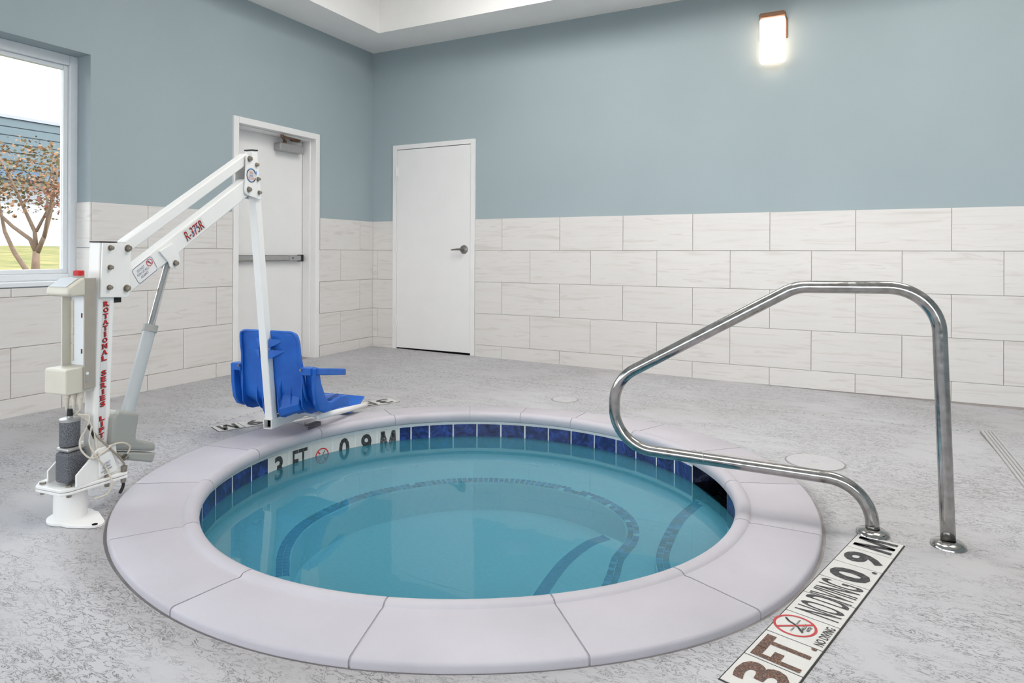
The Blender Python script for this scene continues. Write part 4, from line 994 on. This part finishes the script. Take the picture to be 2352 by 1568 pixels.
# ------------------------------------------------------------------ outdoors, seen through window_1
M = Mat('dry_lawn', s2l((150,150,90)), .9, spec=.1); f = M.noise(1.4, 4); g = M.noise(14, 4)
M.color(M.mix(M.math('MULTIPLY', g, .5), M.ramp(f, [(.35, s2l((82,84,44))), (.65, s2l((122,110,70)))]), s2l((62,68,34)))); LAWN = M.m
b = MB(); xs = [-.25, -2, -5, -8, -11, -14, -18, -23, -27, -45, -90]; hz_ = [-.25, -.1, .25, .40, .50, .62, .85, 1.12, 1.25, 1.25, 1.25]; ys = list(range(-40, 71, 10))
for x, z in zip(xs, hz_):
    for y in ys: b.v.append((x, y, z+.05*math.sin(y*.3+x)))
m_ = len(ys)
for i in range(len(xs)-1):
    for j in range(m_-1): b.f.append((i*m_+j, i*m_+j+1, (i+1)*m_+j+1, (i+1)*m_+j))
tag(obj('lawn', b, LAWN, smooth=True), 'sunlit yellow-green grass bank outside the window', 'lawn', kind='structure')
b = MB(); b.add([(-.3,FY-.2,-.3),(60,FY-.2,-.3),(60,-60,-.3),(-.3,-60,-.3)], [(0,1,2,3)]); tag(obj('ground', b, plain('pale_paving', (150,148,144), .9)), kind='structure')
# warehouse across the lawn
PAN = plain('blue_grey_cladding', (66,78,84), .7, var=.03, scale=1); CAPM = plain('grey_coping_metal', (110,112,124), .5); RENDER = plain('white_render', (150,152,158), .9, var=.04, scale=.6); ROOFM = plain('blue_canopy_metal', (60,76,92), .5)
wh = tag(empty('warehouse', (-40, 16, 1.2)), 'blue-grey panelled warehouse with white base across the lawn', 'building')
b = MB(); b.box(-8, 0, -30, 40, -.2, 4.2); obj('base_wall', b, RENDER, wh)
b = MB(); b.box(-8, -.1, -30, 40, 4.2, 7.9); obj('upper_wall', b, plain('dark_panel_joint', (52,60,66), .8), wh)
for r_ in range(7):
    for c_ in range(7):
        b = MB(); w_ = [(-30,-8),(-8,-3.2),(-3.2,-2.3),(-2.3,-1.38),(-1.38,6),(6,14),(14,40)][c_]; z0 = 4.35+r_*.51
        b.box(-.1, -.04, w_[0]+.035, w_[1]-.035, z0, min(z0+.45, 7.88)); obj('cladding_panel', b, PAN, wh)
b = MB(); b.box(-8.1, .06, -30.1, 40.1, 7.9, 8.1); obj('parapet_cap', b, CAPM, wh)
b = MB(); b.add([(0,-30,4.75),(0,40,4.75),(1.3,40,4.35),(1.3,-30,4.35),(0,-30,4.15),(0,40,4.15),(1.3,40,4.15),(1.3,-30,4.15)], [(0,1,2,3),(7,6,5,4),(0,3,7,4),(1,5,6,2),(3,2,6,7),(0,4,5,1)]); obj('canopy', b, ROOFM, wh)
b = MB(); b.cyl((.7,-2.05,4.5), (.7,-2.05,4.95), .22, n=14); b.lathe([(0,5.35),(.3,5.25),(.42,5.1),(.40,4.95),(.2,4.9)], 16, (.7,-2.05,0)); obj('roof_vent', b, CAPM, wh, angle=40)
# crape myrtle
TR = tag(empty('small_tree', (-9.1, 1.28, .42)), 'multi-stemmed small tree with brown autumn leaves outside the window', 'tree')
BARK = plain('pale_bark', (96,76,60), .85, var=.15, scale=12)
tp = []
def limb(P, r0, r1):
    P = [Vector(p) for p in P]; k = len(P); b = MB(); b.tube(P, [r0+(r1-r0)*i/(k-1) for i in range(k)], 8); obj('branch', b, BARK, TR, smooth=True); tp.append(P[-1]); tp.append(P[-2].lerp(P[-1], .5))
LR = Vector((.883, .47, 0)); LF = Vector((-.47, .883, 0))
def tpt(x, z, dd=0): return LR*x+LF*dd+Vector((0,0,z))
limb([tpt(0,-.1), tpt(.02,.35), tpt(.03,.62)], .085, .06)
limb([tpt(.03,.6), tpt(-.12,.85,.05), tpt(-.5,1.1,.1), tpt(-.8,1.35,.15), tpt(-1.3,1.6,.2)], .045, .02)
limb([tpt(.03,.6), tpt(.0,1.0), tpt(-.12,1.4,-.1), tpt(-.28,1.9,-.2), tpt(-.6,2.5,-.2)], .045, .015)
limb([tpt(.05,.6), tpt(.18,.9), tpt(.22,1.3,.1), tpt(.28,1.8,.15), tpt(.2,2.5,.2)], .05, .015)
limb([tpt(.18,.88), tpt(.3,1.2,-.1), tpt(.42,1.6,-.15), tpt(.55,2.0,-.2), tpt(.5,2.4,-.1)], .035, .012)
limb([tpt(0,.0), tpt(-.22,.25,.1), tpt(-.5,.6,.15), tpt(-.72,1.0,.2), tpt(-.8,1.4,.2), tpt(-1.0,1.9,.3)], .055, .018)
limb([tpt(.03,1.0), tpt(.1,1.4,.2), tpt(.05,1.9,.3), tpt(.15,2.3,.3)], .03, .012)
LEAF = []
for rgb in ((84,66,42), (122,82,48), (70,68,38), (104,58,44)):
    LEAF.append(plain('autumn_leaf', rgb, .8, var=.2, scale=3))
for ci, mt in enumerate(LEAF):
    b = MB()
    for k in range([1300, 1300, 800, 450][ci]):
        lay = random.choice([1.55, 1.75, 2.0, 2.25, 2.5]); x = random.uniform(-1.7, .95); 
        if ci == 3: x = random.uniform(.3, .9); lay = random.choice([1.5, 1.7])
        c = tpt(x, lay+random.gauss(0,.09)+.12*math.sin(x*5+lay*3), random.uniform(-.8,.8))
        if math.sin(x*7+lay*9)+math.sin(x*3.1-lay*5) < -.35 and random.random() < .8: continue
        if lay > 2.3 and abs(x+.1) > .85: continue
        a = Vector((random.gauss(0,1), random.gauss(0,1), random.gauss(0,.6))).normalized(); e = a.cross(Vector((random.gauss(0,1), random.gauss(0,1), random.gauss(0,1)))).normalized(); s_ = random.uniform(.016,.034)
        b.add([c-a*s_*1.5, c+e*s_, c+a*s_*1.5, c-e*s_], [(0,1,2,3)])
    tag(obj('foliage', b, mt, TR), kind='stuff')
